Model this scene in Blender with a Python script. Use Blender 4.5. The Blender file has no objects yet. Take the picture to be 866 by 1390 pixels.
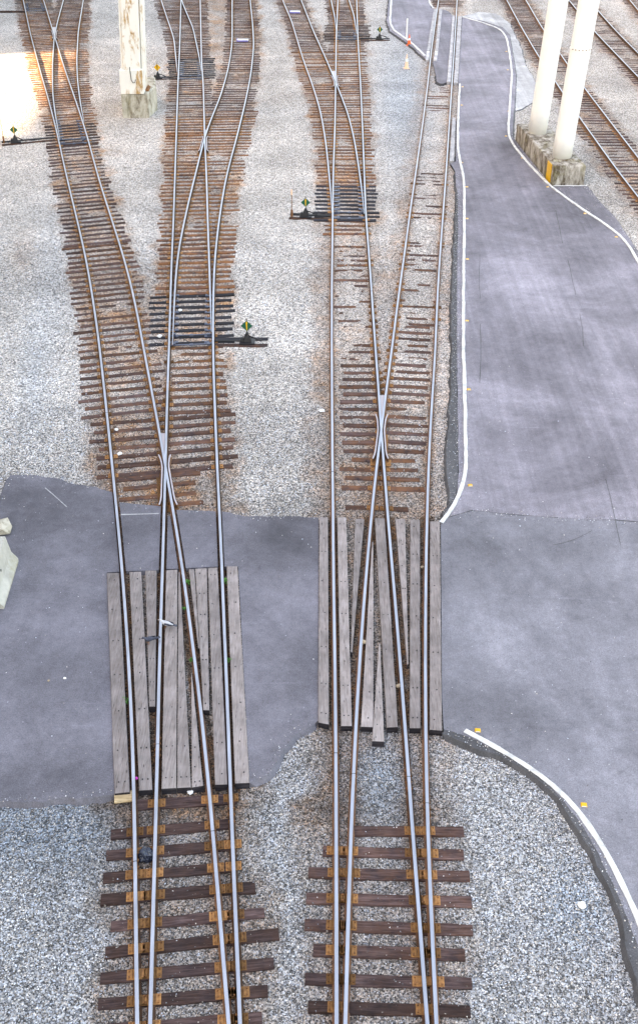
import bpy, bmesh, math, random
import numpy as np
from mathutils import Vector, Matrix, geometry, noise
random.seed(7); rng = np.random.default_rng(7)
SC = bpy.context.scene; COL = SC.collection
R = math.radians

# ------------------------------------------------------------------ camera
F = 1500.0; TH = R(34.0); H = 18.07; CX, CY = 433.0, 650.0
cT, sT = math.cos(TH), math.sin(TH)
def G(px, py, z=0.0):
    """photo pixel -> world point on the plane at height z"""
    dx = (px-CX)/F; dy = (py-CY)/F
    d = Vector((dx, cT - dy*sT, -sT - dy*cT))
    t = (z-H)/d.z
    return Vector((d.x*t, d.y*t, z))
def S(py, z=0.0):
    p = G(CX, py, z); return F/(p.y*cT + (H-z)*sT)      # pixels per metre
cam = bpy.data.cameras.new('camera'); co = bpy.data.objects.new('camera', cam); COL.objects.link(co)
co.location = (0, 0, H); co.rotation_euler = (R(90)-TH, 0, 0)
cam.sensor_fit = 'VERTICAL'; cam.sensor_height = 36; cam.lens = 36*F/1390
cam.shift_y = -(695-CY)/1390; cam.clip_end = 6000; cam.clip_start = 0.5
SC.camera = co

# ------------------------------------------------------------------ materials
class NT:
    def __init__(s, name):
        s.m = bpy.data.materials.new(name); s.m.use_nodes = True
        s.t = s.m.node_tree; s.b = s.t.nodes['Principled BSDF']
        s.tc = s.t.nodes.new('ShaderNodeTexCoord').outputs['Object']
        s.geo = s.t.nodes.new('ShaderNodeNewGeometry').outputs['Position']
    def n(s, ty, **kw):
        o = s.t.nodes.new(ty)
        for k, v in kw.items(): setattr(o, k, v)
        return o
    def L(s, a, b): s.t.links.new(a, b)
    def put(s, sock, v):
        if hasattr(v, 'is_linked') or isinstance(v, bpy.types.NodeSocket): s.L(v, sock)
        else: sock.default_value = v
    def mapping(s, vec, scale=(1,1,1), rot=(0,0,0)):
        m = s.n('ShaderNodeMapping'); s.L(vec, m.inputs[0]); m.inputs['Scale'].default_value = scale; m.inputs['Rotation'].default_value = rot
        return m.outputs[0]
    def noise(s, vec, scale, detail=4, rough=.6, dist=0):
        o = s.n('ShaderNodeTexNoise'); s.L(vec, o.inputs['Vector']); o.inputs['Scale'].default_value = scale
        o.inputs['Detail'].default_value = detail; o.inputs['Roughness'].default_value = rough; o.inputs['Distortion'].default_value = dist
        return o.outputs['Fac']
    def voro(s, vec, scale, feature='F1', out='Color'):
        o = s.n('ShaderNodeTexVoronoi', feature=feature); s.L(vec, o.inputs['Vector']); o.inputs['Scale'].default_value = scale
        return o.outputs[out]
    def ramp(s, fac, stops, interp='LINEAR'):
        o = s.n('ShaderNodeValToRGB'); s.L(fac, o.inputs[0]); cr = o.color_ramp; cr.interpolation = interp
        while len(cr.elements) < len(stops): cr.elements.new(0.5)
        for e, (p, c) in zip(cr.elements, stops):
            e.position = p; e.color = (c, c, c, 1) if not isinstance(c, (tuple, list)) else (*c, 1)
        return o.outputs[0]
    def mix(s, fac, a, b, mode='MIX'):
        o = s.n('ShaderNodeMix', data_type='RGBA', blend_type=mode)
        s.put(o.inputs[0], fac)
        for i, v in ((6, a), (7, b)):
            if isinstance(v, tuple): v = (*v, 1) if len(v) == 3 else v
            s.put(o.inputs[i], v)
        return o.outputs[2]
    def math(s, op, a, b=0.0, clamp=False):
        o = s.n('ShaderNodeMath', operation=op); o.use_clamp = clamp
        s.put(o.inputs[0], a); s.put(o.inputs[1], b); return o.outputs[0]
    def attr(s, name, out='Fac'): return s.n('ShaderNodeAttribute', attribute_name=name).outputs[out]
    def rnd(s): return s.n('ShaderNodeObjectInfo').outputs['Random']
    def sep(s, c):
        o = s.n('ShaderNodeSeparateColor'); s.L(c, o.inputs[0]); return o.outputs
    def bump(s, h, strength=.5, dist=.02):
        o = s.n('ShaderNodeBump'); s.L(h, o.inputs['Height']); o.inputs['Strength'].default_value = strength; o.inputs['Distance'].default_value = dist
        s.L(o.outputs[0], s.b.inputs['Normal'])
    def out(s, col, rough=.9, metal=0, spec=.3):
        s.put(s.b.inputs['Base Color'], (*col, 1) if isinstance(col, tuple) else col)
        s.put(s.b.inputs['Roughness'], rough); s.put(s.b.inputs['Metallic'], metal)
        s.b.inputs['Specular IOR Level'].default_value = spec
        return s.m

def mat_ground():
    k = NT('gravel'); p = k.geo
    v1 = k.voro(p, 33); v2 = k.voro(p, 9); r1 = k.sep(v1)[0]; r1b = k.sep(v1)[1]; r2 = k.sep(v2)[0]
    stone = k.ramp(r1, [(0, .07), (.3, .24), (.6, .46), (1, .86)])
    s2 = k.ramp(r2, [(0, .84), (.5, 1.0), (1, 1.13)])
    c = k.mix(1.0, stone, s2, 'MULTIPLY')
    tint = k.ramp(r1b, [(0, (1.12, .95, .81)), (.5, (1.08, 1.0, .925)), (1, (1.02, .99, .98))])
    c = k.mix(1.0, c, tint, 'MULTIPLY')
    big = k.ramp(k.noise(p, .35, 5, .6), [(.3, .80), (.7, 1.16)])
    c = k.mix(1.0, c, big, 'MULTIPLY')
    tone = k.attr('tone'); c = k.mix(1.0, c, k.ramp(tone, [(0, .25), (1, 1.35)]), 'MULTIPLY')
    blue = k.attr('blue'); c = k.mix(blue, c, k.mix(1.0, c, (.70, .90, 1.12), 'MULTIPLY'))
    st = k.attr('stain'); nn = k.noise(p, 2.2, 6, .7)
    stm = k.math('MULTIPLY', st, k.ramp(nn, [(.3, .35), (.62, 1.0)]), True)
    rust = k.mix(1.0, c, k.ramp(k.noise(p, 1.1, 4), [(.36, (.58, .45, .37)), (.62, (1.0, .54, .27))]), 'MULTIPLY')
    c = k.mix(stm, c, rust)
    d = k.voro(p, 33, 'F1', 'Distance')
    k.bump(k.mix(.5, k.ramp(d, [(0, 1), (.6, 0)]), k.noise(p, 60, 3)), 1.0, .035)
    return k.out(c, .95, 0, .2)
def mat_stone():
    k = NT('ballast_stone'); a = k.attr('rnd', 'Color'); s = k.sep(a)
    c = k.ramp(s[0], [(0, .035), (.3, .15), (.6, .46), (1, 1.0)])
    c = k.mix(1.0, c, k.ramp(s[1], [(0, (1.0, .88, .76)), (.45, (1, .98, .96)), (1, (.84, .94, 1.10))]), 'MULTIPLY')
    c = k.mix(s[2], c, k.mix(1.0, c, (.50, .34, .24), 'MULTIPLY'))
    return k.out(c, .9, 0, .25)
def mat_asphalt(name, base, tint, wear_shade=1.0):
    k = NT(name); p = k.geo
    g = k.ramp(k.noise(p, .22, 9, .66, .5), [(.28, base*.52), (.5, base*.98), (.72, base*1.55)])
    streak = k.ramp(k.noise(k.mapping(p, (2.4, .05, 1), (0, 0, R(-5))), 1.3, 6, .72), [(.3, .80), (.7, 1.17)])
    c = k.mix(min(1, wear_shade), g, k.mix(1.0, g, streak, 'MULTIPLY'))
    scuff = k.ramp(k.noise(k.mapping(p, (.25, 3.2, 1), (0, 0, R(38))), 1.0, 7, .75, .8), [(.60, 0), (.74, .22)]); c = k.mix(scuff, c, (.42, .42, .44))
    grain = k.ramp(k.noise(p, 42, 3, .8), [(.28, .60), (.72, 1.40)]); c = k.mix(1.0, c, grain, 'MULTIPLY')
    mid = k.ramp(k.noise(p, 3.4, 9, .82), [(.3, .80), (.7, 1.20)]); c = k.mix(1.0, c, mid, 'MULTIPLY')
    sp = k.voro(p, 3.2, 'F1', 'Distance'); spk = k.ramp(sp, [(.03, 1), (.05, 0)]); c = k.mix(k.math('MULTIPLY', spk, .55), c, (.55, .55, .55))
    dk = k.ramp(k.noise(p, .9, 6, .7, .4), [(.62, 0), (.72, .45)]); c = k.mix(dk, c, (base*.5, base*.5, base*.52))
    wf = k.math('ADD', k.attr('wear_shade'), k.math('MULTIPLY', k.math('SUBTRACT', k.noise(p, 1.3, 7, .75, .6), .5), .45))
    if wear_shade < 2: c = k.mix(1.0, c, k.ramp(wf, [(0, .42), (.5, 1.0), (1, 1.5)]), 'MULTIPLY')
    c = k.mix(1.0, c, tint, 'MULTIPLY')
    k.bump(k.noise(p, 120, 3, .7), .5, .006)
    return k.out(c, .85, 0, .3)
def mat_wood(name, lo, hi, rust=0.0, along='X', weather=0.0):
    k = NT(name); p = k.tc
    sc = (2.0, 26, 26) if along == 'X' else (26, 2.0, 26)
    rv = k.attr('rnd')
    off = k.n('ShaderNodeVectorMath', operation='ADD'); k.L(p, off.inputs[0])
    cb = k.n('ShaderNodeCombineXYZ'); k.L(k.math('MULTIPLY', rv, 37.0), cb.inputs[0]); k.L(k.math('MULTIPLY', rv, 11.0), cb.inputs[2]); k.L(cb.outputs[0], off.inputs[1])
    q = off.outputs[0]
    gr = k.noise(k.mapping(q, sc), 1.0, 5, .65, .3)
    c = k.ramp(gr, [(.28, tuple(v*.45 for v in lo)), (.45, lo), (.75, hi)]) if not weather else k.ramp(gr, [(.25, tuple(v*.6 for v in lo)), (.42, tuple(v*1.1 for v in lo)), (.8, hi)])
    c = k.mix(1.0, c, k.ramp(k.noise(q, 1.8, 4), [(.3, .74), (.7, 1.25)]), 'MULTIPLY')
    c = k.mix(1.0, c, k.ramp(rv, [(0, .50), (1, 1.55)]), 'MULTIPLY')
    ra = k.math('MULTIPLY', k.attr('rust'), k.ramp(k.noise(q, 3.1, 5, .7), [(.34, 0), (.6, 1)]), True)
    c = k.mix(k.math('MULTIPLY', ra, .85), c, (.27, .105, .038))
    if weather:
        kn = k.voro(k.mapping(q, (3.5, 1.4, 3.5) if along == 'Y' else (1.4, 3.5, 3.5)), 1.3, 'F1', 'Distance')
        c = k.mix(k.math('MULTIPLY', k.ramp(kn, [(.05, 1), (.10, 0)]), .7), c, (.05, .04, .04))
    ck = k.ramp(k.noise(k.mapping(q, tuple(v*1.7 for v in sc)), .9, 2, .5), [(.66, 0), (.70, 1)])
    c = k.mix(k.math('MULTIPLY', ck, .55), c, (.02, .015, .015))
    k.bump(gr, .6, .012)
    return k.out(c, .85, 0, .25)
def mat_rust(name, a=(.30, .13, .05), b=(.13, .065, .04), sc=9):
    k = NT(name); c = k.ramp(k.noise(k.geo, sc, 6, .7), [(.3, b), (.65, a)]); c = k.mix(1.0, c, k.ramp(k.rnd(), [(0, .40), (.6, .95), (1, 1.25)]), 'MULTIPLY')
    k.bump(k.noise(k.geo, 60, 4), .4, .005); return k.out(c, .9, 0, .2)
def mat_metal(name, c, rough, metal=1.0, var=.2):
    k = NT(name); q = k.ramp(k.noise(k.mapping(k.geo, (14, .5, 14)), 1, 4), [(.3, tuple(v*(1-var) for v in c)), (.7, c)])
    return k.out(q, rough, metal, .5)
def mat_plain(name, c, rough=.7, var=.15, sc=12, metal=0):
    k = NT(name); q = k.ramp(k.noise(k.geo, sc, 5, .65), [(.3, tuple(v*(1-var) for v in c)), (.7, tuple(min(1, v*(1+var*.5)) for v in c))])
    k.bump(k.noise(k.geo, sc*6, 3), .25, .004); return k.out(q, rough, metal, .35)
def mat_concrete(name, base=(.42, .40, .36), dirt=(.13, .105, .06), amount=.5):
    k = NT(name); p = k.geo
    c = k.ramp(k.noise(p, 2.2, 6, .7), [(.3, tuple(v*.75 for v in base)), (.7, tuple(v*1.15 for v in base))])
    drip = k.noise(k.mapping(p, (2.6, 2.6, .9)), 1.0, 9, .78, .3)
    c = k.mix(k.ramp(drip, [(.62-amount*.3, 0), (.74-amount*.2, 1)]), c, dirt)
    moss = k.noise(p, 1.3, 6, .75); c = k.mix(k.ramp(moss, [(.52, 0), (.7, .6)]), c, (.24, .215, .10))
    k.bump(k.noise(p, 14, 6, .7), .6, .03); return k.out(c, .92, 0, .2)
def mat_paint(name, c=(.82, .82, .80), rustamt=.5):
    k = NT(name); p = k.geo
    base = k.ramp(k.noise(p, 1.2, 5), [(.3, tuple(v*.93 for v in c)), (.7, c)])
    if rustamt:
        n1 = k.noise(k.mapping(p, (2.6, 2.6, .8)), 1.0, 8, .72, .4)
        base = k.mix(k.ramp(n1, [(.66-rustamt*.14, 0), (.72-rustamt*.1, 1)]), base, k.ramp(k.noise(p, 9, 4), [(.3, (.30, .15, .05)), (.7, (.62, .40, .18))]))
    return k.out(base, .45, 0, .4)
M = dict(
    ground=mat_ground(), stone=mat_stone(),
    road=mat_asphalt('road_asphalt', .205, (1.01, .95, 1.09)), yard=mat_asphalt('yard_asphalt', .178, (.975, .965, 1.09), .35),
    crossing=mat_asphalt('crossing_asphalt', .150, (.98, .945, 1.09), .15), edge=mat_asphalt('edge_asphalt', .078, (1, 1, 1.06), 2),
    pale=mat_asphalt('pale_pavement', .36, (1, .99, 1.0), 2), tar=mat_asphalt('tar', .10, (1, 1, 1.04), 2),
    wood=mat_wood('sleeper_wood', (.036, .022, .023), (.125, .082, .080)), dark=mat_wood('oiled_sleeper_wood', (.012, .012, .016), (.045, .042, .05)),
    plank=mat_wood('crossing_wood', (.185, .158, .15), (.31, .275, .27), along='Y', weather=1),
    greyplank=mat_wood('grey_panel', (.36, .35, .36), (.50, .49, .50), along='Y'),
    newwood=mat_wood('fresh_wood', (.5, .36, .2), (.75, .58, .38)),
    rust=mat_rust('rust'), plate=mat_rust('rust_plate', (.42, .20, .075), (.20, .095, .045), 14),
    railside=mat_rust('rail_side', (.20, .095, .05), (.085, .05, .04), 5),
    head=mat_metal('rail_head', (.42, .445, .50), .42, .8, .3), frog=mat_metal('worn_steel', (.48, .43, .45), .5, .5),
    bluesteel=mat_metal('greased_steel', (.09, .105, .15), .40, .7), black=mat_plain('black_iron', (.012, .012, .015), .5),
    white=mat_plain('white_line_paint', (.66, .66, .64), .8, .42, 3.3), green=mat_plain('green_enamel', (.0, .09, .05), .4, .1),
    yellow=mat_plain('yellow_enamel', (.75, .40, .02), .4, .1), orange=mat_plain('orange_plastic', (.85, .13, .03), .5, .1),
    palecone=mat_plain('faded_cone', (.85, .55, .38), .6, .1), cream=mat_paint('cream_paint', (.84, .83, .79), 0), peeling=mat_paint('peeling_paint', (.80, .77, .71), 1.0),
    concrete=mat_concrete('old_concrete', (.50, .46, .41), (.085, .062, .04), .75), mossy=mat_concrete('mossy_concrete', (.50, .46, .38), (.13, .10, .065), .5),
    barrier=mat_concrete('pale_concrete', (.46, .44, .39), (.3, .28, .24), .1), blocker_face=mat_plain('blocker_concrete', (.45, .43, .40)),
    leaf=mat_plain('weed_green', (.05, .20, .03), .6, .4), bag=mat_metal('black_bag', (.02, .028, .05), .22, 0, .3),
    paper=mat_plain('white_litter', (.8, .8, .78), .8, .08), dirty=mat_plain('dusty_litter', (.34, .26, .18), .8, .2),
    feather=mat_plain('dark_feather', (.045, .05, .075), .6, .5, 30), palefeather=mat_plain('pale_feather', (.45, .45, .47), .7, .2, 20),
    glass=mat_plain('dark_glass', (.03, .04, .05), .1, .1), pink=mat_plain('pink_plastic', (.8, .05, .5), .5, .1), signblue=mat_plain('violet_plate', (.22, .2, .5), .4, .1),
)

# ------------------------------------------------------------------ helpers
def link(name, me, parent=None, mats=()):
    o = bpy.data.objects.new(name, me); COL.objects.link(o)
    if parent: o.parent = parent
    for m in mats: me.materials.append(M[m] if isinstance(m, str) else m)
    return o
def thing(name, label, cat, loc=(0, 0, 0), rz=0, group=None):
    o = bpy.data.objects.new(name, None); COL.objects.link(o); o.location = loc; o.rotation_euler = (0, 0, rz); o.empty_display_size = .2
    return tag(o, label, cat, group)
def tag(o, label, cat, group=None):
    o['label'] = label; o['category'] = cat
    if group: o['group'] = group
    return o
def py(name, verts, faces, mats, parent=None, fm=None, smooth=False, attrs=None):
    me = bpy.data.meshes.new(name); me.from_pydata([tuple(v) for v in verts], [], faces); me.update()
    o = link(name, me, parent, mats)
    if fm: me.polygons.foreach_set('material_index', fm)
    if smooth: me.polygons.foreach_set('use_smooth', [True]*len(me.polygons))
    for k, v in (attrs or {}).items():
        a = me.attributes.new(k, 'FLOAT', 'POINT'); a.data.foreach_set('value', [v]*len(me.vertices) if np.isscalar(v) else v)
    return o
class MB:
    """collects shapes into one mesh"""
    def __init__(s): s.v = []; s.f = []; s.m = []
    def add(s, vs, fs, m=0):
        n = len(s.v); s.v += [tuple(v) for v in vs]; s.f += [tuple(i+n for i in f) for f in fs]; s.m += [m]*len(fs)
    def box(s, c, d, rz=0, m=0, taper=1.0, bev=0.0, mat=None):
        x, y, z = d[0]/2, d[1]/2, d[2]/2
        b = min(bev, x*.45, y*.45, z*.45) if bev else 0
        cr, sr = math.cos(rz), math.sin(rz)
        lv = [(-z, 1, b), (-z+b, 1, 0), (z-b, taper, 0), (z, taper, b)] if b else [(-z, 1, 0), (z, taper, 0)]
        vs = []; k = 0
        for zz, t, ins in lv:
            X, Y = x*t-ins, y*t-ins
            ring = [(-X+b, -Y), (X-b, -Y), (X, -Y+b), (X, Y-b), (X-b, Y), (-X+b, Y), (-X, Y-b), (-X, -Y+b)] if b else [(-X, -Y), (X, -Y), (X, Y), (-X, Y)]
            k = len(ring)
            for a, q in ring:
                v = Vector((a*cr-q*sr, a*sr+q*cr, zz))
                if mat: v = mat @ v
                vs.append(v + Vector(c))
        fs = [tuple(reversed(range(k))), tuple(range((len(lv)-1)*k, len(lv)*k))]
        for l in range(len(lv)-1):
            for i in range(k): j = (i+1) % k; fs.append((l*k+i, l*k+j, (l+1)*k+j, (l+1)*k+i))
        s.add(vs, fs, m)
    def tube(s, pts, r, n=8, m=0):
        pts = [Vector(p) for p in pts]; rs = r if isinstance(r, (list, tuple)) else [r]*len(pts); vs = []
        for i, p in enumerate(pts):
            t = (pts[min(i+1, len(pts)-1)]-pts[max(i-1, 0)]).normalized()
            a = t.cross(Vector((0, 0, 1)) if abs(t.z) < .9 else Vector((1, 0, 0))).normalized(); b = t.cross(a)
            for j in range(n):
                q = 2*math.pi*j/n; vs.append(p+(a*math.cos(q)+b*math.sin(q))*rs[i])
        fs = [tuple(reversed(range(n))), tuple(range((len(pts)-1)*n, len(pts)*n))]
        for i in range(len(pts)-1):
            for j in range(n): k2 = (j+1) % n; fs.append((i*n+j, i*n+k2, (i+1)*n+k2, (i+1)*n+j))
        s.add(vs, fs, m)
    def build(s, name, mats, parent=None, smooth=False, attrs=None):
        o = py(name, s.v, s.f, mats, parent, s.m, smooth, attrs)
        bm = bmesh.new(); bm.from_mesh(o.data); bmesh.ops.recalc_face_normals(bm, faces=bm.faces); bm.to_mesh(o.data); bm.free()
        return o

# ------------------------------------------------------------------ rails (photo pixels of the head centre)
HZ = .185
def rail_line(pix, far=None, near=None, smooth=26, z=HZ):
    P = sorted([G(x, y, z) for x, y in pix], key=lambda p: p.y)
    ys = np.array([p.y for p in P]); xs = np.array([p.x for p in P])
    y0 = near if near is not None else ys[0]; y1 = far if far is not None else ys[-1]
    if far is not None and far > ys[-1]:
        k = max(0, len(ys)-3); s = (xs[-1]-xs[k])/(ys[-1]-ys[k]); ys = np.append(ys, far); xs = np.append(xs, xs[-1]+s*(far-ys[-2]))
    if near is not None and near < ys[0]:
        k = min(len(ys)-1, 2); s = (xs[k]-xs[0])/(ys[k]-ys[0]); xs = np.insert(xs, 0, xs[0]+s*(near-ys[0])); ys = np.insert(ys, 0, near)
    n = max(6, int((y1-y0)/.5)); Y = np.linspace(y0, y1, n+1); X = np.interp(Y, ys, xs)
    for _ in range(smooth):
        X[1:-1] = .25*X[:-2]+.5*X[1:-1]+.25*X[2:]
    return Y, X
NEAR, FAR = 8.6, 128.0
RL = {}
def rl(name, pix, far=None, near=None, smooth=26): RL[name] = rail_line(pix, far, near, smooth)
rl('La', [(32.2,0),(41.6,45),(55.4,97),(67.5,138.6),(78,180),(90.8,239),(107.4,307.4),(117,349),(125.4,397.4),(135,464),(142,529),(152.2,625),(158.2,690),(166.2,766),(174.6,888),(179.6,971),(183.4,1100),(184.9,1299)], FAR, NEAR)
rl('Lc', [(59.6,0),(74.5,48.5),(88.3,93.5),(104,138.6),(114.3,169.7),(121.5,194),(133.4,239),(136.8,250),(154.1,304),(169.7,352.4),(183.6,407.8),(194,466),(202,508.5),(213,565),(222.5,617.7),(232.3,678),(238.9,710),(248.5,770),(257.8,846),(269.4,929.5),(279.4,1012.6),(286.9,1100),(303,1299)], FAR, NEAR)
rl('Mb', [(246,0),(244.3,62),(242,110),(239,200),(235.4,308),(232.7,365),(231,430),(228.8,497),(226.4,560),(225.5,618),(223.4,680),(220.8,780),(216.6,888),(213.6,1050),(206.3,1299)], FAR, NEAR)
rl('Md', [(339.6,0),(343,31),(344.8,62.4),(340.3,104),(331.6,145.5),(319.5,194),(307.2,238),(298.6,289.9),(292.4,340),(290,380),(289.3,434),(289.5,498),(292.3,560),(295.2,646.6),(300.4,733),(302,800),(306.4,888),(312.3,1050),(317.2,1188.5),(322.4,1299)], FAR, NEAR)
rl('M1r', [(272,0),(273.8,83),(276.2,114),(278,187),(280.6,240),(282,295.4),(284.1,351),(285.4,395.2),(287.3,450.6)], FAR)
rl('M2l', [(315.3,0),(315.3,59),(310.8,90),(300.5,128),(291.8,149),(280.4,176.7),(273.6,203.5),(264.3,241),(254.5,280.5),(246.2,319),(239.6,356.4),(237.4,395.2),(234.5,468)], FAR)
rl('M1bl', [(219,0),(236.4,52),(241.0,98)], FAR, None, 8)
rl('M1br', [(230,-60),(248.5,5),(262.4,38),(270.5,76),(273.4,96)], FAR, None, 8)
rl('LBl', [(95,-40),(86.6,0),(78,31),(73.8,52),(71.7,86.6),(72,128),(75.5,155),(82.0,190)], FAR, None, 12)
rl('LBr', [(118,-40),(113.6,0),(106.7,41.6),(104.6,79.7),(105.5,107.4),(109.3,138.6),(114.6,166)], FAR, None, 12)
rl('R1l', [(458.6,0),(456.3,52),(455.6,110.8),(454.6,173),(452.3,230),(451.5,298),(450.4,376),(450.3,480),(451,610),(451.9,690),(452.7,791),(454.6,901.7),(456,1000),(456.2,1141.7),(456.6,1298.5)], FAR, NEAR)
rl('R1r', [(484,0),(485.8,55.4),(489.2,110.8),(492,173),(494,225),(496.3,291.7),(499.4,329),(503.5,382),(508,455),(511,490),(514.8,544),(517.2,592),(520,616),(524.7,680),(529,740),(533,777),(540,860),(545.5,929.4),(550.5,1000),(556.2,1077),(564.3,1190),(573,1298.5)], FAR, NEAR)
rl('R0l', [(383.6,0),(395.7,27.7),(411.3,79.7),(425.2,117.8),(435.5,152.4),(442.5,194),(446,230),(448.6,255),(450.6,288)], FAR, None, 14)
rl('R0r', [(408.9,0),(425.2,41.6),(442.5,79.7),(455.6,110.8),(471.9,152.4),(480.6,187),(486.2,222),(491,257),(494.2,290)], FAR, None, 14)
rl('RTl', [(440,-40),(449.4,0),(454.6,24),(456.1,40)], FAR, None, 6)
rl('RTr', [(460,-45),(473.6,0),(480.5,21),(484.2,46)], FAR, None, 6)
rl('R2l', [(595,0),(590.6,30),(585.3,67.5),(580.8,110),(574.5,160),(565,228),(557,282.4),(548.7,344.7),(540,407),(533.9,455),(529,496),(522.3,540),(517.0,590),(511.7,622),(505.6,680),(497,777),(490,860),(486,929.4),(482,1000),(477,1093),(473.8,1190),(471.2,1298.5)], FAR, NEAR)
rl('R2r', [(620,0),(617.6,45),(613.2,112),(605.8,225),(601.7,282.4),(597,344.7),(593,407),(590.6,480),(587.6,520),(583,595),(581,640),(579.2,700),(577.4,791),(576.8,901.7),(577.4,990),(578.2,1093),(583,1206),(587.9,1298.5)], FAR, NEAR)
rl('F1l', [(687.5,0),(707.5,36.9),(729,73.7),(759.7,119.8),(784.3,156.6),(815,199.6),(844,240),(866,267)], FAR, 40)
rl('F1r', [(713.6,0),(735,36.9),(762.8,76.8),(792,118),(824,159.7),(866,214)], FAR, 40)
rl('F2l', [(772,0),(804.2,40),(836.5,73.7),(866,104.4)], FAR, 40)
rl('F2r', [(799.6,0),(812,15.4),(839.5,46),(866,72)], FAR, 40)
rl('F3l', [(846,-10),(866,14)], FAR, 40); rl('F3r', [(875,-10),(895,14)], FAR, 40)
def X(name, y): Y_, X_ = RL[name]; return float(np.interp(y, Y_, X_))
def slope(name, y): return (X(name, y+.6)-X(name, y-.6))/1.2
def inr(name, y): return RL[name][0][0]-.05 <= y <= RL[name][0][-1]+.05

PROF = [(-.072, 0), (-.072, .012), (-.012, .028), (-.010, .115), (-.038, .128), (-.036, .152), (-.030, .160), (.030, .160), (.036, .152), (.038, .128), (.010, .115), (.012, .028), (.072, .012), (.072, 0)]
HEADF = {5, 6, 7}
_zc = [0]
def build_rail(parent, rn, name='rail', taper=0, pts=None, z0=.026, head='head', hw=1.0):
    if pts is None: Y_, X_ = RL[rn]; pts = [(x, y) for x, y in zip(X_, Y_)]
    _zc[0] += 1; z0 = z0 + .0013*(_zc[0] % 5)
    vs, fs, fm = [], [], []
    n = len(PROF); N = len(pts)
    for i, (x, y) in enumerate(pts):
        a = pts[max(i-1, 0)]; b = pts[min(i+1, N-1)]; t = Vector((b[0]-a[0], b[1]-a[1])).normalized(); nx, ny = t.y, -t.x
        w = 1.0
        if taper: w = min(1.0, .35+.65*i/taper)
        for (u, v) in PROF: vs.append((x+nx*u*w*hw, y+ny*u*w*hw, z0+v))
    for i in range(N-1):
        for j in range(n):
            k = (j+1) % n; fs.append((i*n+j, i*n+k, (i+1)*n+k, (i+1)*n+j)); fm.append(1 if j in HEADF else 0)
    fs += [tuple(range(n)), tuple(reversed(range((N-1)*n, N*n)))]; fm += [0, 0]
    return py(name, vs, fs, ['railside', head], parent, fm)

# ------------------------------------------------------------------ tracks
TR = {}
def track(key, name, label, group=None):
    TR[key] = dict(o=thing(name, label, 'railway track', (0, 0, 0), 0, group), ties=[]); return TR[key]['o']
GRP = 'railway tracks of the yard'
track('L', 'railway_track', 'leftmost track of the yard, its near end starting left of the crumpled black bag', GRP)
track('LB', 'railway_track', 'short branch bending right off the leftmost track beyond the green diamond stand', GRP)
track('M', 'railway_track', 'track that leaves the left timber crossing and curves right past the lone peeling pillar', GRP)
track('M1', 'railway_track', 'straight route splitting off the second track towards the yellow diamond stand', GRP)
track('MB', 'railway_track', 'far branch leaving left beside the yellow diamond stand', GRP)
track('R1', 'railway_track', 'straight track along the left side of the right timber crossing', GRP)
track('R0', 'railway_track', 'track bending away left at the nearest green stand left of the right tracks', GRP)
track('RT', 'railway_track', 'short farthest branch beside the green stand near the road corner', GRP)
track('R2', 'railway_track', 'gravel buried track beside the asphalt road, crossing it between grey panels', GRP)
track('F1', 'railway_track', 'track right behind the two cream columns', GRP)
track('F2', 'railway_track', 'second track behind the cream columns, in the upper right corner', GRP)
track('F3', 'railway_track', 'outermost track cut off by the upper right corner', GRP)
for key, rails in dict(L=['La', 'Lc'], M=['Mb', 'Md'], R1=['R1l', 'R1r'], R2=['R2l', 'R2r'], F1=['F1l', 'F1r'], F2=['F2l', 'F2r'], F3=['F3l', 'F3r']).items():
    for r in rails: build_rail(TR[key]['o'], r)
for key, rails in dict(LB=['LBl', 'LBr'], M1=['M1r', 'M2l'], MB=['M1bl', 'M1br'], R0=['R0l', 'R0r'], RT=['RTl', 'RTr']).items():
    for r in rails: build_rail(TR[key]['o'], r, taper=9, z0=.023)

def hits(p0, p1):
    out = []
    d = p1-p0; L = d.length
    n = 40; ts = np.linspace(0, 1, n+1)
    for rn, (Y_, X_) in RL.items():
        yy = p0.y+d.y*ts; xx = p0.x+d.x*ts
        if yy.min() < Y_[0] or yy.max() > Y_[-1]: continue
        s = xx-np.interp(yy, Y_, X_); k = np.where(s[:-1]*s[1:] <= 0)[0]
        for i in k:
            t = (i+abs(s[i])/(abs(s[i])+abs(s[i+1])+1e-9))/n; out.append(t*L)
    out.sort(); res = []
    for h in out:
        if not res or h-res[-1] > .17: res.append(h)
    return res
def tie_geo(L, w, top, seed):
    """box along local x with sawn, weathered edges, centred on origin"""
    rr = random.Random(seed); n = max(3, int(L/.35)); vs, fs = [], []
    for i in range(n+1):
        x = -L/2+L*i/n; e = .012 if 0 < i < n else .02
        j = [rr.uniform(-e, e)*.7 for _ in range(6)]
        vs += [(x+(rr.uniform(-.02, .02)), -w/2+j[0], -.14), (x, -w/2+j[1], top-.015), (x, -w/2+.018+j[2], top+j[3]*.3), (x, w/2-.018+j[2], top+j[4]*.3), (x, w/2+j[5], top-.015), (x, w/2+j[5], -.14)]
    for i in range(n):
        for k in range(6): a, b = i*6+k, i*6+(k+1) % 6; fs.append((a, a+6, b+6, b))
    fs += [tuple(range(6)), tuple(reversed(range(n*6, n*6+6)))]
    return vs, fs
def plate_mesh(detail=True):
    m = MB(); m.box((0, 0, .006), (.36, .20, .014), 0, 0, 1, .003)
    if detail:
        for sx in (-1, 1):
            m.box((sx*.105, 0, .020), (.05, .17, .022), 0, 0, .9)
            for sy in (-1, 1): m.box((sx*.135, sy*.06, .028), (.03, .03, .035), 0, 1)
    o = m.build('tie_plate', ['plate', 'rust']); me = o.data; bpy.data.objects.remove(o); return me
PL_D, PL_S = plate_mesh(), plate_mesh(False)
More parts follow.
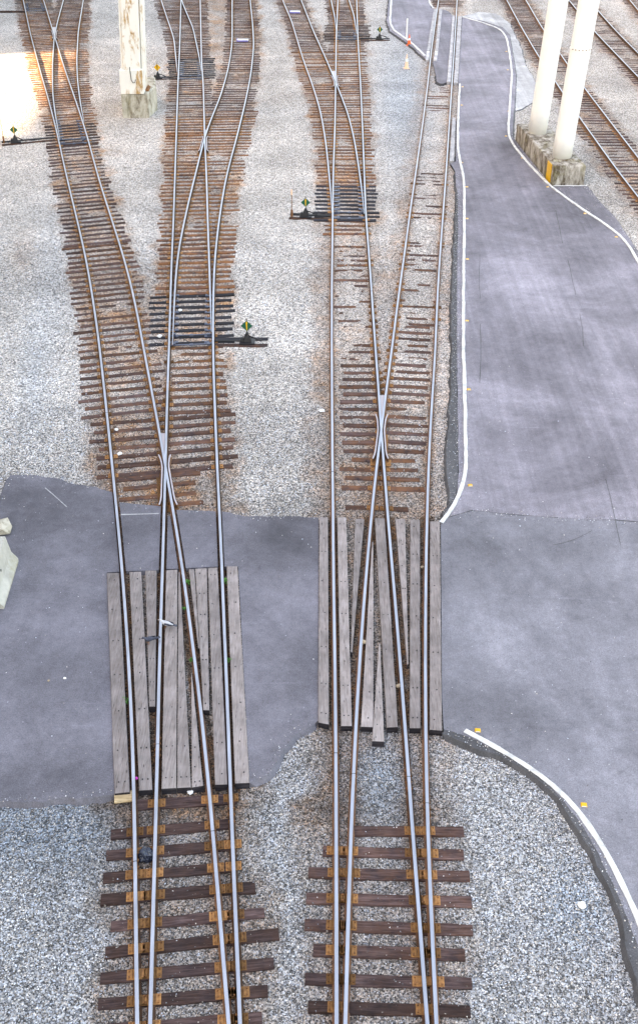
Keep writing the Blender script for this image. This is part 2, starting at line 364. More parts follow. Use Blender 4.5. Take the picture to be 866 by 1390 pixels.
def add_tie(key, p0, p1, mat='wood', top=.02, w=.225, rust=.25, plates=True, bend=0):
    TR[key]['ties'].append(dict(p0=p0, p1=p1, mat=mat, top=top, w=w, rust=rust, plates=plates))
def run(key, ra, rb, py0, py1, el=.55, er=.55, sp=.497, mat='wood', top=.02, rust=.25, skip=0, jit=.10, end=.12):
    """sleepers under rails ra..rb between photo rows py0 (near) and py1 (far)"""
    y0, y1 = G(0, py0).y, G(0, py1).y; y = y0
    while y < y1:
        yy = y+random.uniform(-.025, .025); y += sp
        if random.random() < skip: continue
        if not (inr(ra, yy) and inr(rb, yy)): continue
        xa, xb = X(ra, yy), X(rb, yy); s = .5*(slope(ra, yy)+slope(rb, yy))
        u = Vector((1, -s, 0)).normalized(); a = math.atan2(u.y, u.x)+random.gauss(0, .008)
        u = Vector((math.cos(a), math.sin(a), 0)); c = Vector(((xa+xb)/2, yy, 0)); hw = (xb-xa)/2
        l0 = hw+el+random.uniform(-end, end); l1 = hw+er+random.uniform(-end, end)
        add_tie(key, c-u*l0, c+u*l1, mat, top+random.uniform(-.012, .012), random.uniform(.205, .24), rust*random.uniform(.5, 1.5))
def tie_px(key, a, b, **kw): add_tie(key, G(*a), G(*b), **kw)
def q(z, ox, oy, pts): return [(ox+x/z, oy+y/z) for x, y in pts]
# near ends: one by one
for a, b in [((250,128),(640,100)), ((148,243),(620,200)), ((130,325),(625,283)), ((118,412),(640,368)), ((108,500),(712,447)), ((148,605),(748,548)), ((126,706),(805,632))]:
    (x0, y0), (x1, y1) = q(2.887, 100, 1050, [a, b]); tie_px('L', (x0, y0), (x1, y1), rust=random.choice((.1, .1, .5)), top=.045, mat='wood', w=random.uniform(.22, .26))
for k in range(3): tie_px('L', (137-3*k, 1329+36*k), (372-8*k, 1309+37*k), top=.045, rust=.1)
for a, b in [((310,462),(770,464)), ((180,545),(770,562)), ((120,636),(795,652)), ((110,744),(803,760)), ((104,855),(808,878)), ((140,962),(775,980))]:
    (x0, y0), (x1, y1) = q(3.093, 380, 980, [a, b]); tie_px('R1', (x0, y0), (x1, y1), rust=.2, top=.045, w=.24)
for k in range(3): tie_px('R1', (414+4*k, 1330+38*k), (640-2*k, 1336+38*k), top=.045, rust=.1)
# left pair of tracks
run('L', 'La', 'Md', 686, 640, -.15, -.5, mat='wood', rust=.6, end=.2)
run('L', 'La', 'Md', 640, 560, .45, .5, rust=.45, end=.15)
run('L', 'La', 'Lc', 560, 330, .75, .45, rust=.35)
run('L', 'La', 'Lc', 330, 197, .7, .45, rust=.15)
run('L', 'La', 'Lc', 197, 170, .6, .6, mat='dark', top=.035)
run('L', 'La', 'LBr', 170, 16, .6, .7, rust=.8)
run('L', 'La', 'Lc', 16, -30, .6, .6, mat='dark')
run('LB', 'LBl', 'LBr', 28, -30, .5, .5)
run('M', 'Mb', 'Md', 560, 466, -.05, .4, rust=.7, end=.12)
run('M', 'Mb', 'Md', 466, 398, .75, .75, mat='dark', top=.035, rust=0, end=.08)
run('M', 'Mb', 'Md', 398, 150, .62, .75, rust=1.0)
run('M1', 'Mb', 'M1r', 150, 107, .6, .5, rust=.4)
run('M1', 'Mb', 'M1r', 107, 80, .7, .8, mat='dark', top=.035, rust=0)
run('M1', 'M1bl', 'M1r', 80, -30, .55, .6, rust=.4)
run('M', 'M2l', 'Md', 150, -30, .5, .5, rust=.3)
# right pair
run('R1', 'R1l', 'R2r', 690, 612, -.35, -.3, skip=.25, top=.008, rust=.5, end=.25)
run('R1', 'R1l', 'R1r', 612, 425, -.32, .1, skip=.08, top=.006, rust=.35, end=.12)
run('R2', 'R2l', 'R2r', 612, 440, .12, -.16, skip=.06, top=.006, rust=.4, end=.12)
run('R2', 'R2l', 'R2r', 440, 330, -.05, -.12, skip=.05, top=.006, rust=.4, end=.2)
run('R2', 'R2l', 'R2r', 330, 235, -.1, -.15, skip=.25, top=.001, end=.3)
run('R2', 'R2l', 'R2r', 150, 117, .0, -.1, skip=.2, top=.0, rust=.5, end=.2)
run('R2', 'R2l', 'R2r', 9, -40, .5, .5)
run('R1', 'R1l', 'R1r', 425, 330, -.22, -.08, skip=.08, top=.005, rust=.5, end=.25)
run('R1', 'R1l', 'R1r', 330, 300, .6, .0, skip=.1, top=.012, rust=.7, end=.3)
run('R1', 'R1l', 'R1r', 300, 252, .8, .55, mat='dark', top=.035, rust=0, end=.1)
run('R1', 'R0l', 'R1r', 252, 70, .55, .5, rust=.9, skip=.03)
run('R0', 'R0l', 'R0r', 70, -30, .5, .4, rust=.3)
run('R1', 'R1l', 'R1r', 70, 56, .5, .5)
run('R1', 'R1l', 'R1r', 56, 34, .9, .9, mat='dark', top=.035)
run('R1', 'RTl', 'R1r', 34, -30, .5, .6)
for kk in ('F1', 'F2', 'F3'): run(kk, kk+'l', kk+'r', 300, -30, .45, .45, rust=.2, top=.012)

NTIE = 0
for key, T in TR.items():
    ties = T['ties']
    ties.sort(key=lambda t: t['p0'].y)
    vis = [t for t in ties]
    near, rest = vis[:100], vis[100:]
    for t in near:
        NTIE += 1
        c = (t['p0']+t['p1'])/2; d = t['p1']-t['p0']; L = d.length; a = math.atan2(d.y, d.x)
        vs, fs = tie_geo(L, t['w'], t['top'], NTIE)
        o = py('sleeper', vs, fs, [t['mat']], T['o'], attrs=dict(rnd=random.random(), rust=t['rust'])); o.location = c; o.rotation_euler = (0, 0, a)
        if t['plates'] and c.y < 64:
            for h in hits(t['p0'], t['p1']):
                p = link('tie_plate', PL_D if c.y < 40 else PL_S, o); p.location = (h-L/2, 0, t['top']+.001); p.scale = (random.uniform(.8, 1.1), 1, 1)
    if rest:
        V, Fa, fm, rn, ru = [], [], [], [], []
        mats = ['wood', 'dark', 'plate']
        for t in rest:
            NTIE += 1
            c = (t['p0']+t['p1'])/2; d = t['p1']-t['p0']; L = d.length; a = math.atan2(d.y, d.x)
            vs, fs = tie_geo(L, t['w'], t['top'], NTIE); n0 = len(V)
            mt = Matrix.Translation(c) @ Matrix.Rotation(a, 4, 'Z'); r_ = random.random()
            V += [mt @ Vector(v) for v in vs]; Fa += [tuple(i+n0 for i in f) for f in fs]; fm += [0 if t['mat'] == 'wood' else 1]*len(fs)
            rn += [r_]*len(vs); ru += [t['rust']]*len(vs)
            for h in hits(t['p0'], t['p1']):
                b = MB(); b.box((h-L/2, 0, t['top']+.01), (.33, .19, .018)); n0 = len(V)
                V += [mt @ Vector(v) for v in b.v]; Fa += [tuple(i+n0 for i in f) for f in b.f]; fm += [2]*len(b.f); rn += [.5]*len(b.v); ru += [0]*len(b.v)
        o = py('sleeper', V, Fa, mats, T['o'], fm, attrs=dict(rnd=rn, rust=ru)); o['kind'] = 'stuff'

def joint(key, rn, pyy):
    par = TR[key]['o']; y = G(0, pyy, HZ).y; x = X(rn, y); a = -math.atan(slope(rn, y)); rot = Matrix.Rotation(a, 3, 'Z')
    m = MB()
    for sx in (-1, 1):
        m.box(Vector((x, y, .10))+rot @ Vector((sx*.030, 0, 0)), (.03, .62, .07), a, 0, 1, .006)
        for k in (-.24, -.08, .08, .24): m.box(Vector((x, y, .10))+rot @ Vector((sx*.055, k, 0)), (.03, .035, .035), a)
    m.build('joint_bar', ['rust'], par); m = MB(); m.box((x, y, .176), (.074, .012, .030), a); m.build('joint_gap', ['black'], par)
for a_ in (('L', 'La', 1169), ('L', 'Lc', 1128), ('M', 'Md', 1098), ('M', 'Mb', 1010), ('R1', 'R1l', 1022), ('R1', 'R1r', 1054), ('R2', 'R2r', 1090), ('R2', 'R2l', 1050), ('L', 'La', 560), ('M', 'Md', 598), ('R1', 'R1l', 640), ('R2', 'R2r', 520), ('L', 'Lc', 330), ('R1', 'R1r', 395), ('R2', 'R2l', 350), ('M', 'Mb', 520)): joint(*a_)
# frogs: V casting, base plate, flared wing rails
def frog(key, px, pyy, ra, rb, L=2.5, dense=True):
    y = G(0, pyy).y; par = TR[key]['o']
    xm = .5*(X(ra, y)+X(rb, y)); s = .5*(slope(ra, y)+slope(rb, y))
    m = MB()
    for k in range(8):   # solid V between the diverging heads
        ya, yb = y+.1+k*.28, y+.1+(k+1)*.28
        x0, x1, x2, x3 = min(X(ra, ya), X(rb, ya)), max(X(ra, ya), X(rb, ya)), max(X(ra, yb), X(rb, yb)), min(X(ra, yb), X(rb, yb))
        m.add([(x0, ya, .10), (x1, ya, .10), (x2, yb, .10), (x3, yb, .10), (x0, ya, .176-.006*k), (x1, ya, .176-.006*k), (x2, yb, .170-.006*k), (x3, yb, .170-.006*k)], [(0, 3, 2, 1), (4, 5, 6, 7), (0, 1, 5, 4), (1, 2, 6, 5), (2, 3, 7, 6), (3, 0, 4, 7)])
    m.build('frog_casting', ['frog'], par)
    for sgn in (-1, 1):
        pts = []
        for t in np.linspace(-L*.62, L*.42, 12):
            yy = y+t; xs = sorted((X(ra, yy), X(rb, yy))); e = xs[0] if sgn < 0 else xs[1]
            fl = .088+ .075*max(0, (abs(t+L*.1)-L*.36)/(L*.2))**1.3 if abs(t+L*.1) > L*.36 else .095
            pts.append((e+sgn*fl, yy))
        build_rail(par, None, 'wing_rail', pts=pts, z0=.015, head='frog', hw=.62)
    b = MB(); b.box((xm-s*L*.55, y-L*.62, .030), (.62, .34, .02), -math.atan(s), 0, 1, .004); b.box((xm, y-L*.3, .024), (.34, 1.6, .012), -math.atan(s))
    for sx in (-1, 1):
        for dy in (-.09, .09): b.box((xm-s*L*.55+sx*.24, y-L*.62+dy, .05), (.035, .035, .03))
    b.build('frog_plate', ['plate'], par)
frog('L', 226, 650, 'Lc', 'Mb'); frog('R1', 517, 592, 'R1r', 'R2l')
frog('M', 276, 197, 'M1r', 'M2l'); frog('R0', 456, 112, 'R0r', 'R1l'); frog('LB', 74, 49, 'Lc', 'LBl')

# switches: slide plates, rods
def switch(key, outer_l, outer_r, pyy, n=9):
    par = TR[key]['o']; y = G(0, pyy).y
    for k in range(n):
        yy = y+.25+k*.497
        for r, s in ((outer_l, 1), (outer_r, -1)):
            a = -math.atan(slope(r, yy)); m = MB(); m.box((X(r, yy)+s*.15, yy, .052), (.34, .15, .022), a, 0, 1, .004); m.box((X(r, yy)+s*.27, yy, .072), (.09, .12, .03), a, 0, .8)
            m.build('slide_plate', ['bluesteel'], par)
    for k, dy in enumerate((.02, .78)):
        yy = y+dy; xa, xb = X(outer_l, yy)+.05, X(outer_r, yy)-.05; a = -math.atan(slope(outer_l, yy)*.5+slope(outer_r, yy)*.5)
        m = MB(); c = Vector(((xa+xb)/2, yy, .085)); m.box(c, (xb-xa, .06, .035), a, 0, 1, .006); m.box(c, (.14, .13, .05), a, 0, .8)
        for t in (-.42, .42): m.box(c+Vector(((xb-xa)*t, 0, .02)), (.12, .12, .07), a, 0, .8)
        m.build('switch_rod', ['bluesteel'], par)
switch('M', 'Mb', 'Md', 471); switch('L', 'La', 'Lc', 197); switch('M1', 'Mb', 'M1r', 109); switch('R1', 'R1l', 'R1r', 299); switch('R1', 'R1l', 'R1r', 55, 6); switch('L', 'La', 'Lc', 16, 6)

# ------------------------------------------------------------------ switch stands
def stand(base_px, rail_px, label, colour='green', staff=True, side=1, stripe='yellow', tilt=0):
    b = G(*base_px); r = G(rail_px[0], rail_px[1]); t = thing('switch_stand', label, 'switch stand', b, 0, 'railway switch stands')
    d = r-b; L = d.length; a = math.atan2(d.y, d.x)
    u = Vector((math.cos(a), math.sin(a), 0)); n = Vector((-u.y, u.x, 0))
    for off in (.30, -.20):
        vs, fs = tie_geo(L+.75, .22, .04, int(b.x*99)); o = py('head_timber', vs, fs, ['dark'], t, attrs=dict(rnd=random.random(), rust=.3 if off < 0 else .0))
        o.location = u*(L/2-.35)+n*off*(1 if u.x > 0 else -1); o.rotation_euler = (0, 0, a)
    m = MB(); m.box(u*L*.5+Vector((0, 0, .10)), (L*.96, .05, .05), a, 0, 1, .005); m.build('connecting_rod', ['black'], t)
    m = MB(); m.box((0, 0, .07), (.55, .42, .05), a, 0, 1, .01); m.box((0, 0, .19), (.30, .26, .22), a, 0, .7, .02); m.tube([(0, 0, .28), (0, 0, .42)], [.09, .05])
    m.box((-.18, 0, .16), (.14, .2, .16), a, 0, .7, .01); m.build('stand_base', ['black'], t)
    m = MB(); m.tube([(.05, 0, .30), (.24*side, -.16, .30), (.52*side, -.2, .20)], [.03, .025, .035]); m.build('throw_lever', ['black'], t)
    m = MB(); m.tube([(0, 0, .40), (0, 0, .98)], .018); m.build('mast', ['black'], t)
    m = MB(); h = .21; zc = .70
    m.add([(-h, -.03, zc), (0, -.03, zc-h), (h, -.03, zc), (0, -.03, zc+h), (-h, -.022, zc), (0, -.022, zc-h), (h, -.022, zc), (0, -.022, zc+h)], [(0, 1, 2, 3), (7, 6, 5, 4), (0, 4, 5, 1), (1, 5, 6, 2), (2, 6, 7, 3), (3, 7, 4, 0)])
    tg = m.build('target', [colour], t)
    m = MB(); m.add([(-.012, -.034, zc-h*.8), (.012, -.034, zc-h*.8), (.03, -.034, zc+h*.7), (0, -.034, zc+h*.85), (-.03, -.034, zc+h*.55)], [(0, 1, 2, 3, 4)]); m.box((0, -.034, zc), (.022, .004, h*1.3)); m.build('stripe', [stripe], tg)
    if staff:
        m = MB(); m.tube([(-.62*side, 0, .02), (-.62*side, 0, 1.05)], .018); m.tube([(-.62*side, 0, .0), (-.62*side, 0, .35)], .05); m.build('marker_staff', ['rust'], t)
        m = MB(); m.tube([(-.62*side, 0, 1.05), (-.62*side, 0, 1.28)], .035); m.build('marker_tip', ['palecone'], t)
    return t
stand((336, 466), (291, 466), 'green diamond switch stand right of the second track, nearest of all the stands', staff=False)
stand((415, 295), (449, 296), 'green diamond switch stand with thin staff standing between the two track pairs')
stand((22, 194), (78, 189), 'green diamond switch stand at the left edge with rusty long timbers in the sunlit gravel')
stand((215, 107), (242, 106), 'yellow diamond switch stand just right of the concrete base of the peeling pillar', 'yellow', False, stripe='black')
stand((515, 54), (487, 54), 'small green diamond switch stand at the corner of the white road line', staff=False)
# rod and long timber leaving the frame at the upper left
t = thing('switch_timber', 'long rusty timber leaving the leftmost track at the top edge of the yard', 'timber', G(5, 17)); m = MB(); m.box((0, 0, .06), (3.6, .25, .12), 0, 0, 1, .01); m.build('timber', ['dark'], t, attrs=dict(rnd=.4, rust=.3))

# ------------------------------------------------------------------ asphalt
AZ = .125
POLYS = []      # world polygons kept clear of loose stones
EDGE = []; SLABS = {}
def area2(P): return sum(P[i].x*P[(i+1) % len(P)].y-P[(i+1) % len(P)].x*P[i].y for i in range(len(P)))/2
def dist_rail(p):
    return min(abs(X(r, p.y)-p.x) if RL[r][0][0] <= p.y <= RL[r][0][-1] else 9 for r in RL)
def wear_shade_field(x, y):
    dep = y*cT+(H-AZ)*sT; px = CX+x*F/dep; pyy = CY+F*(((H-AZ)*cT-y*sT)/dep); w = np.full(x.shape, .5)
    for cx, cy, rx, ry, a in WEAR_SHADE: w = w+a*np.exp(-(((px-cx)/rx)**2+((pyy-cy)/ry)**2))
    return np.clip(w, 0, 1)
WEAR_SHADE = [(60, 680, 110, 45, -.26), (40, 1055, 120, 40, -.28), (150, 720, 40, 60, -.12), (380, 730, 60, 40, -.22), (270, 730, 45, 40, -.18), (190, 725, 30, 40, -.22), (390, 950, 30, 80, -.12), (70, 830, 80, 60, .22), (60, 950, 90, 60, .18), (370, 840, 40, 60, .10),
    (700, 740, 120, 28, -.14), (700, 850, 110, 80, .20), (640, 960, 60, 40, -.10), (840, 1100, 40, 120, -.12), (760, 960, 60, 60, .08), (830, 760, 50, 60, .08),
    (700, 225, 60, 60, -.30), (790, 290, 60, 50, -.30), (640, 300, 12, 120, -.14), (643, 480, 14, 160, -.12), (710, 400, 45, 110, .22), (700, 560, 60, 70, .18), (790, 420, 24, 90, -.12), (830, 560, 40, 120, .04), (800, 640, 40, 60, -.08), (660, 60, 20, 60, -.05), (555, 30, 20, 30, .15), (640, 130, 20, 60, .05), (600, 60, 12, 60, -.2)]  # dark blob left of the plinth paints in its shade; the rest are stains
def slab(name, pix, mat, z=AZ, rough=.05, skirt=.13, step=.12, world=None, side='edge'):
    P = world or [G(x, y, z) for x, y in pix]
    if area2(P) < 0: P.reverse()
    D = []
    for i, a in enumerate(P):
        b = P[(i+1) % len(P)]; L = (b-a).length; st = step if max(abs(a.y), abs(b.y)) < 110 and max(abs(a.x), abs(b.x)) < 24 else 3; n = max(1, min(500, int(L/st)))
        for k in range(n): D.append(a.lerp(b, k/n))
    N = len(D); out = []
    for i, p in enumerate(D):
        t = (D[(i+1) % N]-D[i-1]).normalized(); nrm = Vector((t.y, -t.x, 0))
        free = dist_rail(p) > .45
        w = rough*(noise.noise(Vector((p.x*.9, p.y*.9, 3)))*1.8+noise.noise(Vector((p.x*3.7, p.y*3.7, 9)))*1.1+noise.noise(Vector((p.x*11, p.y*11, 5)))*.7) if free else 0
        out.append((p+nrm*w, nrm, free))
    EDGE.extend((p.x, p.y, n_.x, n_.y) for p, n_, f_ in out if f_ and p.y < 60 and abs(p.x) < 20)
    top = [o[0] for o in out]; bot = [o[0]+o[1]*(skirt*(1+.5*noise.noise(o[0]*4)) if o[2] else .0) for o in out]
    tris = geometry.tessellate_polygon([top])
    vs = [(p.x, p.y, z) for p in top]+[(p.x, p.y, -.05) for p in bot]
    fs = [tuple(t) for t in tris]; fm = [0]*len(fs)
    for i in range(N): j = (i+1) % N; fs.append((i, i+N, j+N, j)); fm.append(1)
    o = py(name, vs, fs, [mat, side], None, fm); o['kind'] = 'structure'
    bm = bmesh.new(); bm.from_mesh(o.data); bmesh.ops.recalc_face_normals(bm, faces=bm.faces); bm.to_mesh(o.data); bm.free()
    bm = bmesh.new(); bm.from_mesh(o.data)
    x0 = max(-24, min(p.x for p in top)); x1 = min(24, max(p.x for p in top)); y0 = max(8, min(p.y for p in top)); y1 = min(105, max(p.y for p in top))
    for k in np.arange(x0+.37, x1, .9): bmesh.ops.bisect_plane(bm, geom=bm.verts[:]+bm.edges[:]+bm.faces[:], plane_co=(k, 0, 0), plane_no=(1, 0, 0))
    k = y0+.41
    while k < y1: bmesh.ops.bisect_plane(bm, geom=bm.verts[:]+bm.edges[:]+bm.faces[:], plane_co=(0, k, 0), plane_no=(0, 1, 0)); k += max(.7, k*.035)
    bm.to_mesh(o.data); bm.free()
    if o.data.polygons[0].normal.z < 0: o.data.flip_normals()
    co_ = np.empty(len(o.data.vertices)*3, 'f4'); o.data.vertices.foreach_get('co', co_); co_ = co_.reshape(-1, 3)
    at = o.data.attributes.new('wear_shade', 'FLOAT', 'POINT'); at.data.foreach_set('value', wear_shade_field(co_[:, 0], co_[:, 1]).astype('f4'))
    SLABS[o.name] = np.array([(p.x, p.y) for p in top])
    POLYS.append(np.array([((p.x+q_.x)/2, (p.y+q_.y)/2) for p, q_ in zip(bot, top)]))
    return o
def pxoff(rn, ys, off, z=AZ):
    """points beside a rail at photo rows ys, off metres to the right"""
    r = []
    for y in ys:
        w = G(0, y, z); r.append(Vector((X(rn, w.y)+off, w.y, z)))
    return r
def gp(*pts): return [G(x, y, AZ) for x, y in pts]
slab('crossing_pavement', None, 'crossing', side='crossing', skirt=.09, world=gp((-90,676),(0,681),(14,645),(41,643),(75,649),(104,657),(130,662))+pxoff('La', (668,700,735,776), -.07)+gp((145.5,777),(151,930),(156,1078),(120,1083),(60,1088),(0,1089),(-160,1092)))
slab('crossing_pavement', None, 'crossing', side='crossing', skirt=.09, world=pxoff('La', (682,710,740,775), .10)+list(reversed(pxoff('Mb', (687,720,750,774), -.10))), rough=0)
slab('crossing_pavement', None, 'crossing', side='crossing', skirt=.09, world=pxoff('Mb', (700,730,772), .10)+list(reversed(pxoff('Lc', (700,730,772), -.10))), rough=0)
slab('crossing_pavement', None, 'crossing', side='crossing', skirt=.09, world=pxoff('Lc', (692,720,745,771), .10)+list(reversed(pxoff('Md', (694,720,745,769), -.10))), rough=0)
slab('crossing_pavement', None, 'crossing', side='crossing', skirt=.09, world=pxoff('Md', (694,), .07)+gp((339,700),(370,701),(432.5,703),(432,978),(420,985),(400,1000),(385,1017),(365,1052),(339,1062),(323.5,769))+pxoff('Md', (769,), .07))
slab('yard_pavement', [(598,706),(640,693),(700,699),(790,705),(835,706),(960,716),(1180,740),(1250,1420),(925,1440),(898,1380),(884,1338),(870,1294),(852,1249),(834,1205),(810,1157),(788,1118),(765,1087),(743,1063),(712,1039),(675,1018),(638,1001),(602,990),(599.6,950)], 'yard', rough=.012)
RW = gp((613,684),(620,670),(622.5,640),(621,550),(620,470),(620.3,352),(621.5,297),(621,260),(619,255),(617.5,232),(611,222),(618.5,219),(619.5,160),(622,115),(621.6,112.5),(627.2,22),(655,29),(682,37),(691,46),(696,76),(700,101),(699,128),(697,153),(695,185),(748,254),(796,252),(815,275),(833,293),(852,321),(868,345),(960,470),(1090,728),(960,715.6),(835,705.6),(790,704.6),(700,698.6),(640,692.6),(600,704))
slab('road', None, 'road', world=RW, rough=.010)
slab('road', None, 'road', world=gp((529,-60),(527,0),(525,30),(529,42),(545,53),(558,63),(577,80),(577.6,81),(588.6,12),(585,11),(581,0),(583,-60)))
slab('road', None, 'road', world=gp((599.3,12),(608,15),(613.6,21),(606,112),(598,113.5),(593.6,111),(589,92),(587,84),(592.8,82)))
slab('pavement', [(628,22),(650,16),(672,18),(690,30),(704,58),(712,85),(726,110),(735,135),(700,150),(697,101),(694,76),(689,46),(682,37),(655,28.5)], 'pale', z=.05)
slab('ground_apron', [(748,252),(797,253),(812,275),(800,290),(770,268)], 'edge', z=.06)

def strip(name, pts, w, z, mat, h=.0, cat=None, wob=.0, step=.3, kind='structure'):
    P = [G(x, y, z) if not isinstance(x, Vector) else x for x, y in pts]
    D = []
    for a, b in zip(P[:-1], P[1:]):
        n = max(1, int((b-a).length/step)); D += [a.lerp(b, k/n) for k in range(n)]
    D.append(P[-1])
    for _ in range(8):
        for i in range(1, len(D)-1): D[i] = D[i]*.5+(D[i-1]+D[i+1])*.25
    vs, fs = [], []
    for i, p in enumerate(D):
        t = (D[min(i+1, len(D)-1)]-D[max(i-1, 0)]).normalized(); n = Vector((t.y, -t.x, 0)); ww = w*(1+.25*wob*noise.noise(p*1.7)+.2*wob*noise.noise(p*9))/2
        c = p+n*.02*wob*noise.noise(p*.9)
        vs += [c-n*ww, c-n*ww*.9+Vector((0, 0, h)), c+n*ww*.9+Vector((0, 0, h)), c+n*ww]
    for i in range(len(D)-1):
        for j in range(3): fs.append((i*4+j, i*4+j+1, (i+1)*4+j+1, (i+1)*4+j))
    o = py(name, vs, fs, [mat]); o['kind'] = kind
    bm = bmesh.new(); bm.from_mesh(o.data); bmesh.ops.recalc_face_normals(bm, faces=bm.faces); bm.to_mesh(o.data); bm.free()
    if o.data.polygons[1].normal.z < 0: o.data.flip_normals()
    return o
LZ = AZ+.005
WL_A = [(598,710),(610,699),(622,685),(629,672),(631.5,660),(632.7,640),(630.6,550),(628.8,470),(629,352),(630,297),(629.8,247.6),(626,226),(621.5,204.6),(621,180),(622,150),(624,114)]
WL_B = [(627.6,23),(655,30.7),(680,40),(687.5,52),(692,76.8),(694.6,101),(692,138),(689.7,172),(690,186),(698,199.6),(722.8,229),(747.4,253.7),(790.4,284.4),(836.5,315),(851.8,330.5),(866,356.6),(940,480),(1010,640)]
WL_C = [(630.7,991.6),(667.6,1010.7),(716.7,1037),(756.6,1063),(775,1083),(799.6,1113.6),(827,1160),(866,1242.6),(915,1380),(930,1430)]
WL_D = [(531,-40),(531,0),(529,30),(533.5,40.5),(548.5,51),(560.5,60),(577,76)]
strip('road_edge_line', WL_A, .115, LZ, 'white', .03, wob=1); strip('road_edge_line', WL_B, .125, LZ, 'white', .03, wob=1)
strip('road_edge_line', WL_C, .12, LZ, 'white', .012, wob=1); strip('road_edge_line', WL_D, .15, LZ, 'white', .03, wob=1)
strip('road_edge_line', [(582,-30),(582,0),(584,7),(588,11)], .13, LZ, 'white', .02); strip('road_edge_line', [(750.5,252.3),(796,252)], .08, LZ, 'white', .01)
# dark raw verge between line and gravel
def verge(name, outer, inner):
    P = [G(x, y, AZ+.003) for x, y in outer]+[G(x, y, AZ+.003) for x, y in reversed(inner)]
    if area2(P) < 0: P.reverse()
    D = []
    for i, a in enumerate(P):
        b = P[(i+1) % len(P)]; n = max(1, int((b-a).length/.25)); D += [a.lerp(b, k/n) for k in range(n)]
    D = [p+Vector((noise.noise(p*2), noise.noise(p*2+Vector((7, 7, 7))), 0))*.035 for p in D]
    t = geometry.tessellate_polygon([D]); o = py(name, [(p.x, p.y, AZ+.003) for p in D], [tuple(x) for x in t], ['edge']); o['kind'] = 'structure'
    if o.data.polygons[0].normal.z < 0: o.data.flip_normals()
slab('road_verge', [(610,682),(605.6,628),(608,585),(611,544),(612.5,484),(612,420),(615,333.6),(620,257),(624,257),(623,297),(620.5,352),(620.5,470),(621,550),(621.5,640),(620,670),(612,684),(603,698),(600,700)], 'edge', z=AZ-.004, rough=.030, skirt=.09)
slab('yard_verge', [(600.5,996),(631,1009),(677,1026),(723,1052),(760,1083),(778,1120),(803,1160),(827,1206),(846,1252),(855,1299),(866,1350),(884,1400),(905,1395),(886,1340),(872,1296),(854,1250),(836,1206),(812,1157),(790,1118),(768,1086),(745,1061),(714,1037),(676,1016),(640,999),(604,988)], 'edge', z=AZ-.004, rough=.030, skirt=.09)
def seam(pts, w=.05, mat='tar', name='pavement_seam'): strip(name, pts, w, AZ+.0045 if mat == 'tar' else AZ+.0065, mat, .0, wob=1.6)
seam([(651,345),(650,380),(651,405)], .02); seam([(652,440),(653,470),(651,520)], .025); seam([(754,285),(757,300),(763,330)], .03); seam([(770,352),(774,368),(781,400)], .025); seam([(786,425),(790,450),(792,470)], .02)
seam([(750,740),(762,739),(775,738),(786,733),(797,727),(803,720)], .022, name='pavement_crack')
seam([(822,650),(828,675),(834,703),(842,740)], .02, name='pavement_crack'); 
seam([(165,698),(190,694),(216,697)], .04, 'pale', 'pavement_scrape'); seam([(62,662),(75,674),(91,688)], .03, 'pale', 'pavement_scrape')
# ------------------------------------------------------------------ timber crossings
def plank(pix, label, group, z=.165, mat='plank', name='crossing_timber', kind='timber', thick=.19):
    """board from four corner pixels: TL, TR, BR, BL"""
    C4 = [G(x, y, z) for x, y in pix]; c = sum(C4, Vector())/4; c.z = 0
    NL = 14; rs = random.Random(label); ph = rs.random()*50
    vs, fs = [], []; rings = []
    # columns run across the board, rings run along it
    tl, tr, br, bl = C4; zz = rs.uniform(-.008, .008); tw = rs.uniform(-.004, .004)
    for i in range(NL+1):
        f = i/NL; a = tl.lerp(bl, f); b = tr.lerp(br, f); w = (b-a).length; u = (b-a).normalized() if w > 1e-4 else Vector((1, 0, 0))
        j = .006*noise.noise(Vector((ph, f*9, 0))); j2 = .006*noise.noise(Vector((ph+9, f*9, 0))); bv = min(.012, w*.2)
        a = a+u*j-c; b = b-u*j2-c; dz = zz+.004*noise.noise(Vector((ph, f*4, 7)))
        vs += [a+Vector((0, 0, -thick)), a+Vector((0, 0, dz-bv)), a+u*bv+Vector((0, 0, dz+tw)), b-u*bv+Vector((0, 0, dz-tw)), b+Vector((0, 0, dz-bv)), b+Vector((0, 0, -thick))]
    for i in range(NL):
        for k in range(6): p, q2 = i*6+k, i*6+(k+1) % 6; fs.append((p, p+6, q2+6, q2))
    fs += [tuple(range(6)), tuple(reversed(range(NL*6, NL*6+6)))]
    o = py(name, vs, fs, [mat, 'dark' if mat == 'plank' else mat], None, [0]*(NL*6)+[1, 1], attrs=dict(rnd=.35+.4*rs.random(), rust=.03)); o.location = c; tag(o, label, kind, group)
    bm = bmesh.new(); bm.from_mesh(o.data); bmesh.ops.recalc_face_normals(bm, faces=bm.faces); bm.to_mesh(o.data); bm.free()
    POLYS.append(np.array([(p.x, p.y) for p in C4]))
    if mat == 'plank':      # counter-sunk spikes
        m = MB()
        for f in (.04, .2, .36, .52, .68, .84, .96):
            a, b = tl.lerp(bl, f), tr.lerp(br, f)
            if (b-a).length < .14: continue
            for t in ((.3, .72) if rs.random() < .4 else (rs.uniform(.3, .7),)):
                p = a.lerp(b, t)-c; m.tube([p+Vector((0, 0, -.01)), p+Vector((0, 0, .009))], .016, 6)
        if m.v: m.build('spike', ['black'], o)
    return o
z1 = lambda *p: q(2.405, 0, 680, p); z2 = lambda *p: q(3.608, 400, 680, p)
GL, GR_ = 'timbers of the left crossing', 'timbers of the right crossing'
plank(z1((350,235),(390,235),(425,950),(375,955)), 'outermost board on the left of the left crossing, against the asphalt', GL)
